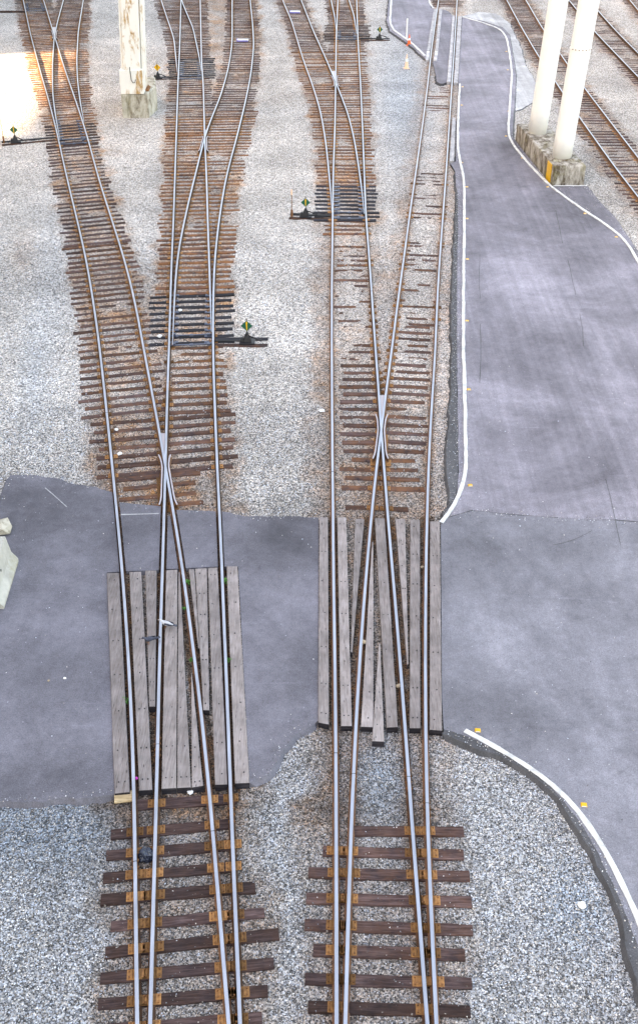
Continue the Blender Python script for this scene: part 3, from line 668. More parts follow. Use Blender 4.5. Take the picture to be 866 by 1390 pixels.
plank(z1((423,232),(462,230),(498,942),(455,945)), 'long board right of the first rail of the left crossing', GL)
plank(z1((475,228),(512,228),(508,672),(488,672)), 'short board with the dark pigeon on it, left of the second rail', GL)
plank(z1((543,227),(580,225),(576,938),(528,940)), 'long board with the pale pigeon on it, right of the second rail', GL)
plank(z1((583.5,232),(588,232),(624,935),(579,937)), 'board tapering upward in the middle of the left crossing', GL)
plank(z1((625,560),(627,560),(664,930),(627,935)), 'narrow pointed board left of the third rail of the left crossing', GL)
plank(z1((617,222),(635,222),(652,480),(648,480)), 'thin wedge board right of the third rail at the top of the left crossing', GL)
plank(z1((637.5,221),(676,219),(684,682),(664,682)), 'board that ends short between the third and fourth rails', GL)
plank(z1((679,219),(711,217),(743,925),(702,927)), 'long board just left of the fourth rail of the left crossing', GL)
plank(z1((740,213),(776,213),(815,920),(768,922)), 'outermost board on the right of the left crossing, against the asphalt', GL)
plank(z2((120,80),(163,80),(168,1095),(115,1085)), 'outermost board on the left of the right crossing, against the asphalt', GR_)
plank(z2((208,80),(252,80),(280,1102),(226,1102)), 'long board right of the first rail of the right crossing', GR_)
plank(z2((295,88),(340,88),(281,740),(274,740)), 'spotted board cut to a long point left of the second rail', GR_)
plank(z2((378,200),(384,200),(385,1108),(323,1105)), 'board widening downward right of the second rail of the right crossing', GR_)
plank(z2((392,85),(440,85),(505,1108),(450,1110)), 'long board left of the third rail, centre of the right crossing', GR_)
plank(z2((411,700),(418,700),(438,1180),(378,1178)), 'short board that sticks out below all others of the right crossing', GR_)
plank(z2((493,88),(540,88),(556,800),(550,800)), 'board cut to a point right of the third rail of the right crossing', GR_)
plank(z2((565,92),(612,92),(615,1112),(562,1112)), 'long board left of the fourth rail of the right crossing', GR_)
plank(z2((662,100),(710,100),(720,1125),(660,1120)), 'outermost board on the right of the right crossing, beside the yard asphalt', GR_)
GG = 'grey panels of the far crossing'
def panel(*a): plank(a[0], a[1], GG, .17, 'greyplank', 'concrete_plank', 'plank', .18)
panel([(588.6,12),(592.6,12),(583.6,68),(579.2,68)], 'pale grey panel left of the far crossing first rail, farther of the two')
panel([(579.0,68.8),(583.4,68.8),(582,81),(577.4,81)], 'short pale grey end panel left of the far crossing first rail')
panel([(596,12),(600,12),(594.6,68),(590.4,68)], 'pale grey panel right of the far crossing first rail, farther of the two')
panel([(590.2,68.8),(594.4,68.8),(592.6,82),(588.0,82)], 'short pale grey end panel right of the far crossing first rail')
panel([(613.8,21),(617.2,21),(611.6,111),(606.3,111)], 'long pale grey panel left of the far crossing second rail')
panel([(621.2,22),(626.6,22),(621.2,112),(615.5,112)], 'long pale grey panel right of the far crossing second rail')
panel([(613.6,160),(618.2,160),(616,218.5),(609.6,218.5)], 'lone weathered grey panel between the buried track and the white road line')

# ------------------------------------------------------------------ reflectors
def refl(px, pyy, label, i):
    p = G(px, pyy, AZ); t = thing('road_reflector', label, 'reflector', p, random.uniform(-.2, .2), 'yellow reflectors along the white lines')
    m = MB(); m.box((0, 0, .014), (.13, .11, .028), 0, 0, .8, .004); m.build('body', ['yellow'], t)
    m = MB(); m.box((0, -.052, .016), (.09, .006, .016)); m.build('lens', ['paper'], t)
ord_ = ['first', 'second', 'third', 'fourth', 'fifth', 'sixth', 'seventh', 'eighth', 'ninth']
refl(648, 991.6, 'yellow reflector at the upper end of the curved lower white line', 0); refl(792, 1092.7, 'yellow reflector outside the bend of the curved lower white line', 1)
for i, (x, y) in enumerate([(638,659),(636,529),(633.6,435.7),(634,352),(633.8,297),(633.4,254),(626.5,221),(626.5,143),(627.5,118)]): refl(x, y, 'yellow reflector right of the long left road line, %s from its lower end' % ord_[i], i)
for i, (x, y) in enumerate([(836,322),(793.5,290),(743,254),(708.6,214.6),(686.5,185),(690,151),(689,95),(687,70)]): refl(x, y, 'yellow reflector beside the white line passing the cream columns, %s from its lower end' % ord_[i], i)

# ------------------------------------------------------------------ columns and footings
def lean_col(name, label, base, r, h, lean, mats, seams=()):
    t = thing(name, label, 'column', base); n = 40; m = MB(); top = Vector((lean[0]*h, lean[1]*h, h)); 
    m.tube([(0, 0, -.02)]+[top*f for f in np.linspace(.05, 1, 12)], r, n); o = m.build('shaft', [mats], t, smooth=False)
    for p in o.data.polygons: p.use_smooth = len(p.vertices) == 4
    for s in seams:
        m = MB(); p = top*(s/h); m.tube([p-Vector((0, 0, .03)), p+Vector((0, 0, .03))], r+.018, n); m.build('seam_ring', ['cream'], t)
        m = MB()
        for k in range(7):
            a = -math.pi/2+(k-3)*.33; m.box(p+Vector((math.cos(a)*(r+.02), math.sin(a)*(r+.02), 0)), (.035, .035, .05), a)
        m.build('rusty_bolt', ['rust'], t)
    return t
PH = .95
pf = G(748.7, 252.5); pr = G(791.7, 251.5); pb = G(699, 192)
ux = (pr-pf).normalized(); ul = (pb-pf); Lp = ul.length; ul.normalize(); wp = (pr-pf).length
def plinth():
    t = thing('concrete_plinth', 'long mossy concrete plinth with a yellow stripe under the cream columns', 'plinth', pf)
    e = .10; b = MB()
    P = [Vector((0, 0, 0)), ux*wp, ux*wp+ul*Lp, ul*Lp]
    n = 10; vs = []; fs = []
    lv = [(-.1, 0), (PH-.05, .02), (PH, .06)]; c = sum(P, Vector())/4
    for z, ins in lv:
        for i in range(4):
            a, d = P[i], P[(i+1) % 4]
            for k in range(n):
                p = a.lerp(d, k/n); p = p+(c-p).normalized()*ins*1.2; p = p+Vector((noise.noise(p*3), noise.noise(p*3+Vector((5, 5, 5))), 0))*.03; vs.append((p.x, p.y, z+.02*noise.noise(p*4)))
    N = 4*n
    for l in range(2):
        for i in range(N): j = (i+1) % N; fs.append((l*N+i, l*N+j, (l+1)*N+j, (l+1)*N+i))
    fs.append(tuple(range(2*N, 3*N))); b.add(vs, fs); b.build('block', ['concrete'], t)
    m = MB(); nn = Vector((-ul.y, ul.x, 0)); 
    if nn.dot(ux) > 0: nn = -nn
    s0 = ul*.35+nn*.035; s1 = ul*1.0+nn*.035
    m.add([s0+Vector((0,0,.02)), s1+Vector((0,0,.02)), s1+Vector((0,0,PH-.03)), s0+Vector((0,0,PH-.03)), s0-nn*.04+Vector((0,0,.02)), s1-nn*.04+Vector((0,0,.02)), s1-nn*.04+Vector((0,0,PH-.03)), s0-nn*.04+Vector((0,0,PH-.03))], [(0,1,2,3),(7,6,5,4),(0,4,5,1),(1,5,6,2),(2,6,7,3),(3,7,4,0)]); m.build('yellow_stripe', ['yellow'], t)
    POLYS.append(np.array([(pf+p)[:2] for p in P]))
    return t
plinth()
c1 = G(761.5, 214, PH); c2 = G(728.7, 180, PH)
lean_col('bridge_column', 'nearer round cream column with a rusty bolted seam ring', c1, .47, 22, (.052, 0), 'cream', (5.1,))
lean_col('bridge_column', 'farther round cream column without a seam, left of the nearer one', c2, .47, 22, (.052, 0), 'cream')
t = thing('column_pad', 'low square concrete pad under the nearer cream column', 'concrete pad', c1); m = MB(); m.box((0, 0, .02), (1.2, 1.2, .10), .1, 0, .92, .02); m.build('pad', ['concrete'], t)
t = thing('rope_hook', 'thin dark hook hanging high on the nearer cream column', 'hook', c1+Vector((.052*10.9-.2, -.50, 10.9))); m = MB(); m.tube([(0, 0, .5), (-.02, -.03, .1), (.05, -.04, -.05), (.16, -.04, 0), (.2, -.03, .15)], .018, 6); m.build('wire', ['rust'], t)
# left pillar
b0 = G(167.5, 160); b1 = G(203, 160); wq = (b1-b0).length
t = thing('concrete_footing', 'tall mossy concrete block under the peeling square pillar', 'footing', (b0+b1)/2); FH = 1.35; m = MB()
dpt = 3.6
vs = []; 
for z, ins in ((-.1, 0), (FH-.06, .0), (FH, .07)):
    P = [Vector((-wq/2+ins, ins, 0)), Vector((wq/2-ins, ins, 0)), Vector((wq/2+.28-ins, 1.6, 0)), Vector((wq/2-ins, dpt, 0)), Vector((-wq/2+ins, dpt, 0))]
    for i in range(5):
        a, d = P[i], P[(i+1) % 5]
        for k in range(8): p = a.lerp(d, k/8); vs.append((p.x+.03*noise.noise(p*4), p.y+.03*noise.noise(p*4+Vector((3, 3, 3))), z+.03*noise.noise(p*3)))
fs = []
for l in range(2):
    for i in range(40): j = (i+1) % 40; fs.append((l*40+i, l*40+j, (l+1)*40+j, (l+1)*40+i))
fs.append(tuple(range(80, 120))); m.add(vs, fs); m.build('block', ['mossy'], t)
POLYS.append(np.array([((b0+b1)/2+Vector(v))[:2] for v in vs[:40]]))
pb0 = G(165.5, 128, FH); pb1 = G(194, 128, FH); pw = (pb1-pb0).length; pc = (pb0+pb1)/2+Vector((0, .55, 0))
t = thing('bridge_pillar', 'square steel pillar with peeling white paint and rust patches', 'pillar', pc)
lean = .052; hh = 24
SH = Matrix(((1, 0, lean), (0, 1, 0), (0, 0, 1)))
m = MB(); m.box((hh/2*lean, 0, hh/2), (pw*.80, .62, hh), 0, 0, 1, .02, SH)
o = m.build('front_flange', ['peeling'], t)
m = MB(); m.box((hh/2*lean+pw*.50, .45, hh/2), (.16, .9, hh), 0, 0, 1, .01, SH); m.build('side_flange', ['peeling'], t)
m = MB(); m.box((hh/2*lean-pw*.47, .05, hh/2), (.10, .5, hh), 0, 0, 1, .01, SH); m.build('side_flange', ['peeling'], t)
m = MB(); m.box((-.0, -.05, .62), (pw*1.08, .80, 1.28), 0, 0, 1, .02); m.build('base_casing', ['peeling'], t)
m = MB(); m.tube([(-.02, -.47, 1.45), (.02, -.50, .75), (.10, -.52, .62), (.2, -.52, .62), (.26, -.5, .78)], .022, 6); m.build('hook', ['black'], t)
m = MB(); m.box((pw*.52, .45, .06), (.5, .8, .1), 0, 0, 1, .01)
for sy in (.2, .7): m.tube([(pw*.52+.15, sy, .1), (pw*.52+.15, sy, .2)], .04, 6)
m.build('foot_plate', ['rust'], t)
# ------------------------------------------------------------------ small things
def cone(px, pyy, label, mat, h, z=0):
    t = thing('traffic_cone', label, 'traffic cone', G(px, pyy, z)); m = MB(); m.box((0, 0, .02), (.36, .36, .04), .2, 0, 1, .01); m.build('foot', [mat], t)
    m = MB(); m.tube([(0, 0, .04), (0, 0, h*.55), (0, 0, h*.8), (0, 0, h)], [.135, .075, .045, .022], 16); m.build('body', [mat], t)
    m = MB(); m.tube([(0, 0, h*.5), (0, 0, h*.68)], [.088, .066], 16); m.build('band', ['paper'], t)
cone(555, 62, 'small bright orange cone at the white road line', 'orange', .75, 0); cone(551.5, 93, 'faded pale orange cone on the far gravel', 'palecone', .9)
t = thing('marker_post', 'thin white post beside the bright orange cone', 'post', G(551.5, 55)); m = MB(); m.tube([(0, 0, 0), (0, 0, 1.45)], .05, 10); m.tube([(0, 0, 1.45), (0, 0, 1.5)], [.05, .02], 10); m.build('pole', ['paper'], t); m = MB(); m.box((0, 0, .03), (.3, .3, .06), 0, 0, 1, .01); m.build('foot', ['paper'], t)
def marker(px, pyy, label):
    t = thing('track_marker', label, 'marker plate', G(px, pyy), -.05); m = MB(); m.box((0, 0, .10), (.80, .42, .10), 0, 0, 1, .01); m.build('board', ['paper'], t)
    m = MB(); m.box((0, -.225, .09), (.80, .03, .10)); m.build('front_rim', ['signblue'], t); m = MB(); m.box((-.38, 0, .165), (.06, .40, .02)); m.build('side_rim', ['signblue'], t)
marker(329.5, 56.5, 'small white plate with violet rim between rails right of the lone pillar'); marker(400.5, 18, 'small white plate with violet rim between rails near the top of the yard')
def pigeon(px, pyy, rz, label, body, z=.17):
    p = G(px, pyy, z); t = thing('pigeon', label, 'pigeon', p, rz, 'pigeons on the crossing boards')
    secs = [(-.17, .10, .012, .028), (-.12, .11, .02, .034), (-.07, .125, .045, .05), (0, .13, .062, .062), (.05, .14, .058, .060), (.09, .165, .040, .045), (.115, .20, .028, .030), (.135, .225, .030, .028), (.16, .225, .024, .022), (.175, .218, .010, .010), (.205, .208, .003, .003)]
    vs, fs = [], []; n = 12
    for x, z_, a, b in secs:
        for j in range(n): w = 2*math.pi*j/n; vs.append((x, math.cos(w)*b, z_+math.sin(w)*a))
    for i in range(len(secs)-1):
        for j in range(n): k = (j+1) % n; fs.append((i*n+j, i*n+k, (i+1)*n+k, (i+1)*n+j))
    fs += [tuple(range(n)), tuple(range((len(secs)-1)*n, len(secs)*n))]
    m = MB(); m.add(vs, fs)
    # folded tail
    m.add([(-.13, -.03, .115), (-.13, .03, .115), (-.27, .035, .09), (-.27, -.035, .09), (-.13, -.03, .105), (-.13, .03, .105), (-.27, .035, .083), (-.27, -.035, .083)], [(0, 1, 2, 3), (7, 6, 5, 4), (0, 4, 5, 1), (1, 5, 6, 2), (2, 6, 7, 3), (3, 7, 4, 0)], 1)
    for s in (-1, 1):
        m.tube([(.01, s*.03, .09), (.02, s*.03, .03), (.02, s*.03, 0)], .006, 5, 2); 
        for a in (-.5, 0, .5): m.tube([(.02, s*.03, .004), (.02+.035*math.cos(a), s*.03+.035*math.sin(a), .004)], .004, 4, 2)
        vs = []; 
        for x, w, zz in ((.07, .0, .15), (.0, .016, .16), (-.08, .014, .14), (-.17, .004, .115)):
            vs += [(x, s*(.046+w*.4), zz+.015), (x, s*(.060+w*.5) if x > -.1 else s*.035, zz-.025), (x, s*.04 if x > -.1 else s*.02, zz-.03)]
        m.add(vs, [(i*3+j, i*3+(j+1) % 3, i*3+3+(j+1) % 3, i*3+3+j) for i in range(3) for j in range(3)]+[(0, 1, 2), (11, 10, 9)], 1)
        m.tube([(.148, s*.018, .232), (.150, s*.026, .233)], .005, 6, 2)
    m.build('body', [body, 'feather', 'rust'], t, smooth=True)
pigeon(226.5, 851.5, math.pi-.15, 'pale grey pigeon with dark head and tail stepping beside the second rail', 'palefeather')
pigeon(203.5, 873, math.pi+.45, 'dark slate pigeon on the short board', 'feather')
def crumple(name, label, cat, px, pyy, r, mat, z=0, flat=1.0, seed=1, sub=3):
    bm = bmesh.new(); bmesh.ops.create_icosphere(bm, subdivisions=sub, radius=r); s = Vector((seed*3.1, seed*7.7, seed))
    for v in bm.verts:
        k = 1+.38*noise.noise(v.co/r*1.7+s)+.16*noise.noise(v.co/r*5+s); v.co *= k; v.co.z *= flat; v.co.z += r*flat*.7
    me = bpy.data.meshes.new(name); bm.to_mesh(me); bm.free(); o = link(name, me, None, [mat]); p = G(px, pyy, z); o.location = p; return tag(o, label, cat)
crumple('plastic_bag', 'crumpled black plastic bag between the first two rails near the bottom', 'bag', 199.5, 1164, .15, 'bag', .02, .8, 3, 4)
crumple('crumpled_paper', 'crumpled white litter on the pale gravel inside the curved white line', 'litter', 789, 1230, .075, 'paper', .02, .6, 5)
crumple('crumpled_paper', 'white scrap on the gravel left of the right tracks', 'litter', 437, 558, .09, 'paper', .01, .35, 6)
crumple('white_stone', 'white stone beside the leftmost rail just above the left asphalt', 'stone', 163, 617, 0.075, 'paper', .02, .6, 7, 2)
crumple('white_stone', 'white stone on a sleeper above the lower white stone', 'stone', 158.5, 584, 0.068, 'paper', .03, .5, 8, 2)
crumple('white_stone', 'pair of pale stones on the oily sleepers by the second track points', 'stone', 245, 422, 0.075, 'paper', .04, .6, 9, 2)
crumple('white_stone', 'white stone at the left rail of the second track points', 'stone', 217, 457, 0.090, 'paper', .04, .5, 4, 2)
crumple('paper_scrap', 'white scrap lying in front of the left crossing boards', 'litter', 258.5, 1076, .06, 'paper', .02, .5, 10)
crumple('plastic_scrap', 'pink plastic scrap beside the first rail at the lower end of the left crossing', 'litter', 185.6, 1057, .035, 'pink', .1, .6, 11, 2)
crumple('paper_cup', 'yellowish crushed cup beside the second rail of the right crossing', 'litter', 493.4, 873, .065, 'dirty', .1, .8, 12, 2)
crumple('dry_leaf', 'dry leaf beside the third rail of the right crossing', 'litter', 540.5, 932, .06, 'dirty', .1, .7, 13, 2)
crumple('food_crumbs', 'pale scrap beside the fourth rail at the top of the right tracks crossing', 'litter', 573, 770, .05, 'dirty', .1, .4, 14, 2)
crumple('dry_leaf', 'small tan leaf on the left asphalt', 'litter', 66.5, 924, .03, 'dirty', AZ, .4, 15, 2); crumple('pebble', 'white pebble on the left asphalt beside the tan leaf', 'pebble', 88.5, 921, .033, 'paper', AZ, .5, 16, 2)
o = MB(); o.box((0, 0, .03), (.42, .26, .05), .15, 0, 1, .005); t = o.build('board_offcut', ['newwood'], None, attrs=dict(rnd=.5, rust=.0)); t.location = G(170, 1083, .05); tag(t, 'pale fresh wood offcut under the lower left corner of the left crossing', 'wood')
def weed(px, pyy, label, s=.12, z=.05):
    p = G(px, pyy, z); r_ = random.Random(px); m = MB()
    for k in range(16):
        a = r_.uniform(0, 6.28); l = s*r_.uniform(.5, 1.1); u = Vector((math.cos(a), math.sin(a), 0)); n = Vector((-u.y, u.x, 0))*l*.22; h = r_.uniform(.04, .13)
        m.add([u*l*.1+Vector((0, 0, h*.3)), u*l*.6+n+Vector((0, 0, h)), u*l+Vector((0, 0, h*.8)), u*l*.6-n+Vector((0, 0, h))], [(0, 1, 2, 3)])
    o = m.build('weed', ['leaf']); o.location = p; tag(o, label, 'plant', 'weeds in the rail gaps')
weed(255, 793, 'green weed right of the third rail at the top of the left crossing'); weed(306, 792, 'green weed right of the fourth rail at the top of the left crossing')
weed(251, 829, 'small green weed beside the third rail below the top weed', .08); weed(310.5, 899, 'green weed halfway down right of the fourth rail'); weed(172, 953, 'green weed left of the first rail low in the left crossing'); weed(260, 899, 'tiny green weed left of the narrow pointed board', .08)
# barrier at the left edge
def barrier():
    a = G(6, 827, AZ); b = Vector((a.x-.55, a.y+2.1, AZ))
    t = thing('concrete_barrier', 'pale concrete road barrier cut off by the left edge', 'barrier', Vector((a.x-.33, a.y, AZ)), R(2))
    prof = [(-.33, 0), (-.33, .08), (-.18, .30), (-.10, .80), (.10, .80), (.18, .30), (.33, .08), (.33, 0)]; vs = []; fs = []
    n = 8
    for yv, k in ((0, 1), (.03, 1.0), (1.9, 1.0), (1.93, .98)):
        for u, v in prof: vs.append((u*k, yv, v))
    for i in range(3):
        for j in range(n): k = (j+1) % n; fs.append((i*n+j, i*n+k, (i+1)*n+k, (i+1)*n+j))
    fs += [tuple(range(n)), tuple(range(3*n, 4*n))]; m = MB(); m.add(vs, fs); m.build('body', ['barrier'], t)
    m = MB(); m.tube([(.14, .9, .5), (.16, .9, .5)], .035, 10); m.build('lifting_hole', ['black'], t)
    POLYS.append(np.array([(t.location.x-.35, t.location.y), (t.location.x+.35, t.location.y), (t.location.x+.3, t.location.y+2), (t.location.x-.4, t.location.y+2)]))
barrier()
crumple('rubble_block', 'small mossy concrete rubble block behind the pale barrier at the left edge', 'rubble', 5, 722, .33, 'mossy', AZ, .7, 20, 1)

# ------------------------------------------------------------------ ground sheet
def axis(a, b, n, ext):
    return a, b
ys = [5.0]; 
while ys[-1] < 112: ys.append(ys[-1]+max(.07, .0042*ys[-1]))
ys = np.array([-3000, -400, -60, 0]+ys+[125, 160, 260, 600, 1500, 4000.]); NU = 520
us = np.concatenate([[-60, -6, -1.2, -.6], np.linspace(-.42, .42, NU), [.6, 1.2, 6, 60]])
YY, UU = np.meshgrid(ys, us, indexing='ij')
XX = np.where(np.abs(UU) > .5, UU*60, UU*(np.clip(YY, 8, 112)*.90+8.5))
def fnoise(x, y, seed, scale, oct=3):
    """smooth value noise, numpy"""
    tot = 0; amp = 1; norm = 0
    for o in range(oct):
        r2 = np.random.default_rng(seed+o); T_ = r2.random((256, 256)); xs, yy = x*scale*2**o, y*scale*2**o
        xi, yi = np.floor(xs).astype(int), np.floor(yy).astype(int); fx, fy = xs-xi, yy-yi; fx = fx*fx*(3-2*fx); fy = fy*fy*(3-2*fy)
        g = lambda a, b: T_[a % 256, b % 256]
        v = (g(xi, yi)*(1-fx)+g(xi+1, yi)*fx)*(1-fy)+(g(xi, yi+1)*(1-fx)+g(xi+1, yi+1)*fx)*fy
        tot = tot+amp*v; norm += amp; amp *= .5
    return tot/norm
ZZ = (fnoise(XX, YY, 1, 1.7)-.5)*.05+(fnoise(XX, YY, 5, .25)-.5)*.05
# distance to rails
def rdist(x, y):
    d = np.full(x.shape, 9.0)
    for rn, (Y_, X_) in RL.items():
        xr = np.interp(y, Y_, X_); ok = (y >= Y_[0]-.3) & (y <= Y_[-1]+.3); dd = np.where(ok, np.abs(x-xr), 9.0); d = np.minimum(d, dd)
    return d
PAIRS = [('La', 'Lc', 1.), ('Mb', 'Md', 1.), ('R1l', 'R1r', .8), ('R2l', 'R2r', .6), ('R0l', 'R0r', 1.), ('LBl', 'LBr', 1.), ('F1l', 'F1r', .8), ('F2l', 'F2r', .8), ('F3l', 'F3r', .8), ('M2l', 'Md', 1.), ('Mb', 'M1r', 1.)]
def inside_track(x, y, ext=.5):
    m = np.zeros(x.shape); x = x+(fnoise(x, y, 41, 1.1)-.5)*.9+(fnoise(x, y, 51, 4.)-.5)*.35
    for a, b, w in PAIRS:
        xa, xb = np.interp(y, *RL[a]), np.interp(y, *RL[b]); ok = (y >= RL[a][0][0]) & (y <= RL[a][0][-1]) & (y >= RL[b][0][0])
        e = np.clip(1-(np.maximum(xa-ext-x, x-xb-ext))/.4, 0, 1); m = np.maximum(m, np.where(ok, e*w, 0))
    return m
def topx(x, y):
    dep = y*cT+H*sT; px = CX+x*F/dep; pyy = CY+F*((H*cT-y*sT)/dep); return px, pyy
def blob(px, pyy, cx, cy, rx, ry, p=2): return np.exp(-(((px-cx)/rx)**2+((pyy-cy)/ry)**2))
def fields(x, y):
    px, pyy = topx(x, y)
    rd = rdist(x, y); it = inside_track(x, y)
    nz = fnoise(x, y, 21, .8); nz2 = fnoise(x, y, 31, .22)
    st = np.clip(1.0-rd/.33, 0, 1)**.8*.95
    st = np.maximum(st, it*(.30+.75*np.clip((nz-.35)*2.2, 0, 1)))
    # where the photo shows clean gravel between the rails
    clean = np.clip(blob(px, pyy, 520, 1060, 38, 55)+.75*blob(px, pyy, 475, 390, 40, 60)+.9*blob(px, pyy, 575, 330, 28, 120)+.9*blob(px, pyy, 590, 170, 25, 60)+.5*blob(px, pyy, 545, 500, 60, 90)+.6*((pyy > 1120) & (px < 420))+.55*((pyy > 1120) & (px > 420)), 0, 1)
    st = st*(1-.85*clean*np.clip(rd/.25, 0, 1))
    gap = ((pyy > 700) & (pyy < np.where(px > 400, 985, 1085)) & (px > 140) & (px < 605) & (rd < .2)); st = np.where(gap, 1, st)
    st += .6*blob(px, pyy, 226, 640, 22, 45)+.6*blob(px, pyy, 517, 600, 20, 45)+.5*blob(px, pyy, 200, 665, 50, 25)+.5*blob(px, pyy, 250, 1095, 70, 20)+.4*blob(px, pyy, 385, 1010, 15, 12)
    st += .35*blob(px, pyy, 30, 345, 16, 28)+.35*blob(px, pyy, 155, 205, 14, 8)
    tone = np.full(x.shape, .70)+(nz2-.5)*.34+(nz-.5)*.14
    tone += .10*blob(px, pyy, 20, 560, 90, 90)+.10*blob(px, pyy, 380, 420, 80, 140)+.08*blob(px, pyy, 180, 250, 60, 90)
    tone -= .16*((px > 640) & (pyy < 330))
    tone += .10*blob(px, pyy, 850, 310, 30, 35)+.22*blob(px, pyy, 640, 540, 45, 180)*(px < 612)
    tone -= .20*blob(px, pyy, 545, 130, 35, 90)+.10*blob(px, pyy, 370, 120, 14, 90)+.16*blob(px, pyy, 150, 135, 16, 35)+.10*blob(px, pyy, 100, 300, 18, 50)  # blob left of the pillar base paints its shade into the gravel tone
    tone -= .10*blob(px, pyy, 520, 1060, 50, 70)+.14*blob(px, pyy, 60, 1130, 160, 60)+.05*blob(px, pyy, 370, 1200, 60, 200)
    tone -= np.where(pyy > 1085, .36, .13)*it*(.6+.4*nz)*(1-.8*clean)
    tone = np.where(gap, .12, tone)
    mid = ((pyy > 700) & (pyy < 1000) & (px > 440) & (px < 600) & ~gap); tone = np.where(mid, .42, tone)
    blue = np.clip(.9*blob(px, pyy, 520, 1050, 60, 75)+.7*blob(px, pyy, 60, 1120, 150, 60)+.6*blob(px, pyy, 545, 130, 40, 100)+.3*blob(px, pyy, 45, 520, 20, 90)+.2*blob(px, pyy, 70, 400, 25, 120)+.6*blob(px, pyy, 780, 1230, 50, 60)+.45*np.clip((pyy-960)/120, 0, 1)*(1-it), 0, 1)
    return np.clip(st, 0, 1), np.clip(tone, 0, 1), blue
ST, TO, BL = fields(XX, YY)
TO = TO*np.clip(.75+.25*(YY-22)/12, .75, 1)  # near ground painted darker so gaps between loose stones look shaded
nv = XX.size; me = bpy.data.meshes.new('gravel_ground'); co3 = np.stack([XX, YY, ZZ*np.where((YY > 5) & (YY < 112), 1, 0)], -1).reshape(-1, 3).astype('f4')
r_, c_ = XX.shape; idx = np.arange(nv).reshape(r_, c_); quads = np.stack([idx[:-1, :-1], idx[:-1, 1:], idx[1:, 1:], idx[1:, :-1]], -1).reshape(-1, 4)
def fast_mesh(me, co3, faces, k):
    me.vertices.add(len(co3)); me.vertices.foreach_set('co', co3.astype('f4').ravel()); me.loops.add(faces.size); me.loops.foreach_set('vertex_index', faces.astype('i4').ravel())
    me.polygons.add(len(faces)); me.polygons.foreach_set('loop_start', np.arange(0, faces.size, k, dtype='i4')); me.polygons.foreach_set('loop_total', np.full(len(faces), k, dtype='i4')); me.update(calc_edges=True)
fast_mesh(me, co3, quads, 4)
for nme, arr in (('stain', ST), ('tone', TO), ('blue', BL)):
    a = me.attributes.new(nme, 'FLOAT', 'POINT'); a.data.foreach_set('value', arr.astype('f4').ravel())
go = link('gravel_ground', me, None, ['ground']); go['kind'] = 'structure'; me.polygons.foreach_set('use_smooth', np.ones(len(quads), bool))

# ------------------------------------------------------------------ loose ballast stones
def in_poly(x, y, P):
    c = np.zeros(x.shape, bool); n = len(P); bx = (x > P[:, 0].min()) & (x < P[:, 0].max()) & (y > P[:, 1].min()) & (y < P[:, 1].max())
    xs, yy = x[bx], y[bx]; cc = np.zeros(xs.shape, bool)
    for i in range(n):
        x0, y0 = P[i]; x1, y1 = P[(i+1) % n]
        if y0 == y1: continue
        k = ((y0 > yy) != (y1 > yy)) & (xs < (x1-x0)*(yy-y0)/(y1-y0)+x0); cc ^= k
    c[bx] = cc; return c
def scatter(y0, y1, per_m2, smin, smax):
    W0 = .32*(y1*.83+10)+.8; n = int(per_m2*2*W0*(y1-y0)); x = rng.uniform(-W0, W0, n); y = rng.uniform(y0, y1, n)
    keep = np.abs(x) < .30*(y*.83+10)+.8; x, y = x[keep], y[keep]
    for P in POLYS:
        k = ~in_poly(x, y, P); x, y = x[k], y[k]
    st, to, bl = fields(x, y)
    # fewer stones on top of visible sleepers
    k = rng.random(len(x)) < np.clip(.25+to*1.3-st*.3, .15, 1); x, y, st, to, bl = x[k], y[k], st[k], to[k], bl[k]
    return x, y, st, to, rng.uniform(smin, smax, len(x))
# sleepers keep most stones off: raster test against their boxes
TB = [(t['p0'], t['p1'], t['w']) for T in TR.values() for t in T['ties'] if min(t['p0'].y, t['p1'].y) < 42]
def off_ties(x, y):
    ok = np.ones(x.shape, bool)
    for p0, p1, w in TB:
        d = p1-p0; L = d.length; ux_, uy_ = d.x/L, d.y/L; rx, ry = x-p0.x, y-p0.y
        s = rx*ux_+ry*uy_; v = -rx*uy_+ry*ux_; ok &= ~((s > 0) & (s < L) & (np.abs(v) < w/2+.005))
    return ok
BX, BYY, BST, BTO, BS = [np.concatenate(a) for a in zip(scatter(8.8, 19, 1250, .008, .021), scatter(19, 31, 330, .011, .025), scatter(31, 45, 60, .015, .03))]
nt = off_ties(BX, BYY); kk = nt | (rng.random(len(BX)) < .05); BX, BYY, BST, BTO, BS, nt = [a[kk] for a in (BX, BYY, BST, BTO, BS, nt)]
kk = rdist(BX, BYY) > .06; BX, BYY, BST, BTO, BS, nt = [a[kk] for a in (BX, BYY, BST, BTO, BS, nt)]
# crumbs along the asphalt edges and strewn on the asphalt
ED = np.array(EDGE); per = 5; ex = np.repeat(ED, per, 0); ex = ex[rng.random(len(ex)) < .75]; off = np.abs(rng.normal(0, .075, len(ex))); off = np.where(rng.random(len(ex)) < .06, off*5, off)
CX_ = ex[:, 0]-ex[:, 2]*off+rng.normal(0, .05, len(ex)); CY_ = ex[:, 1]-ex[:, 3]*off+rng.normal(0, .05, len(ex))
sx_, sy_ = rng.uniform(-9, 13, 1500), rng.uniform(11, 34, 1500); CX_ = np.append(CX_, sx_); CY_ = np.append(CY_, sy_)
okk = rdist(CX_, CY_) > .12; inn = np.zeros(len(CX_), bool)
for o in bpy.data.objects:
    if o.name.split('.')[0] in ('crossing_pavement', 'yard_pavement', 'road', 'yard_verge', 'road_verge'):
        inn |= in_poly(CX_, CY_, SLABS[o.name])
okk &= inn; CX_, CY_ = CX_[okk], CY_[okk]; NE = len(CX_)
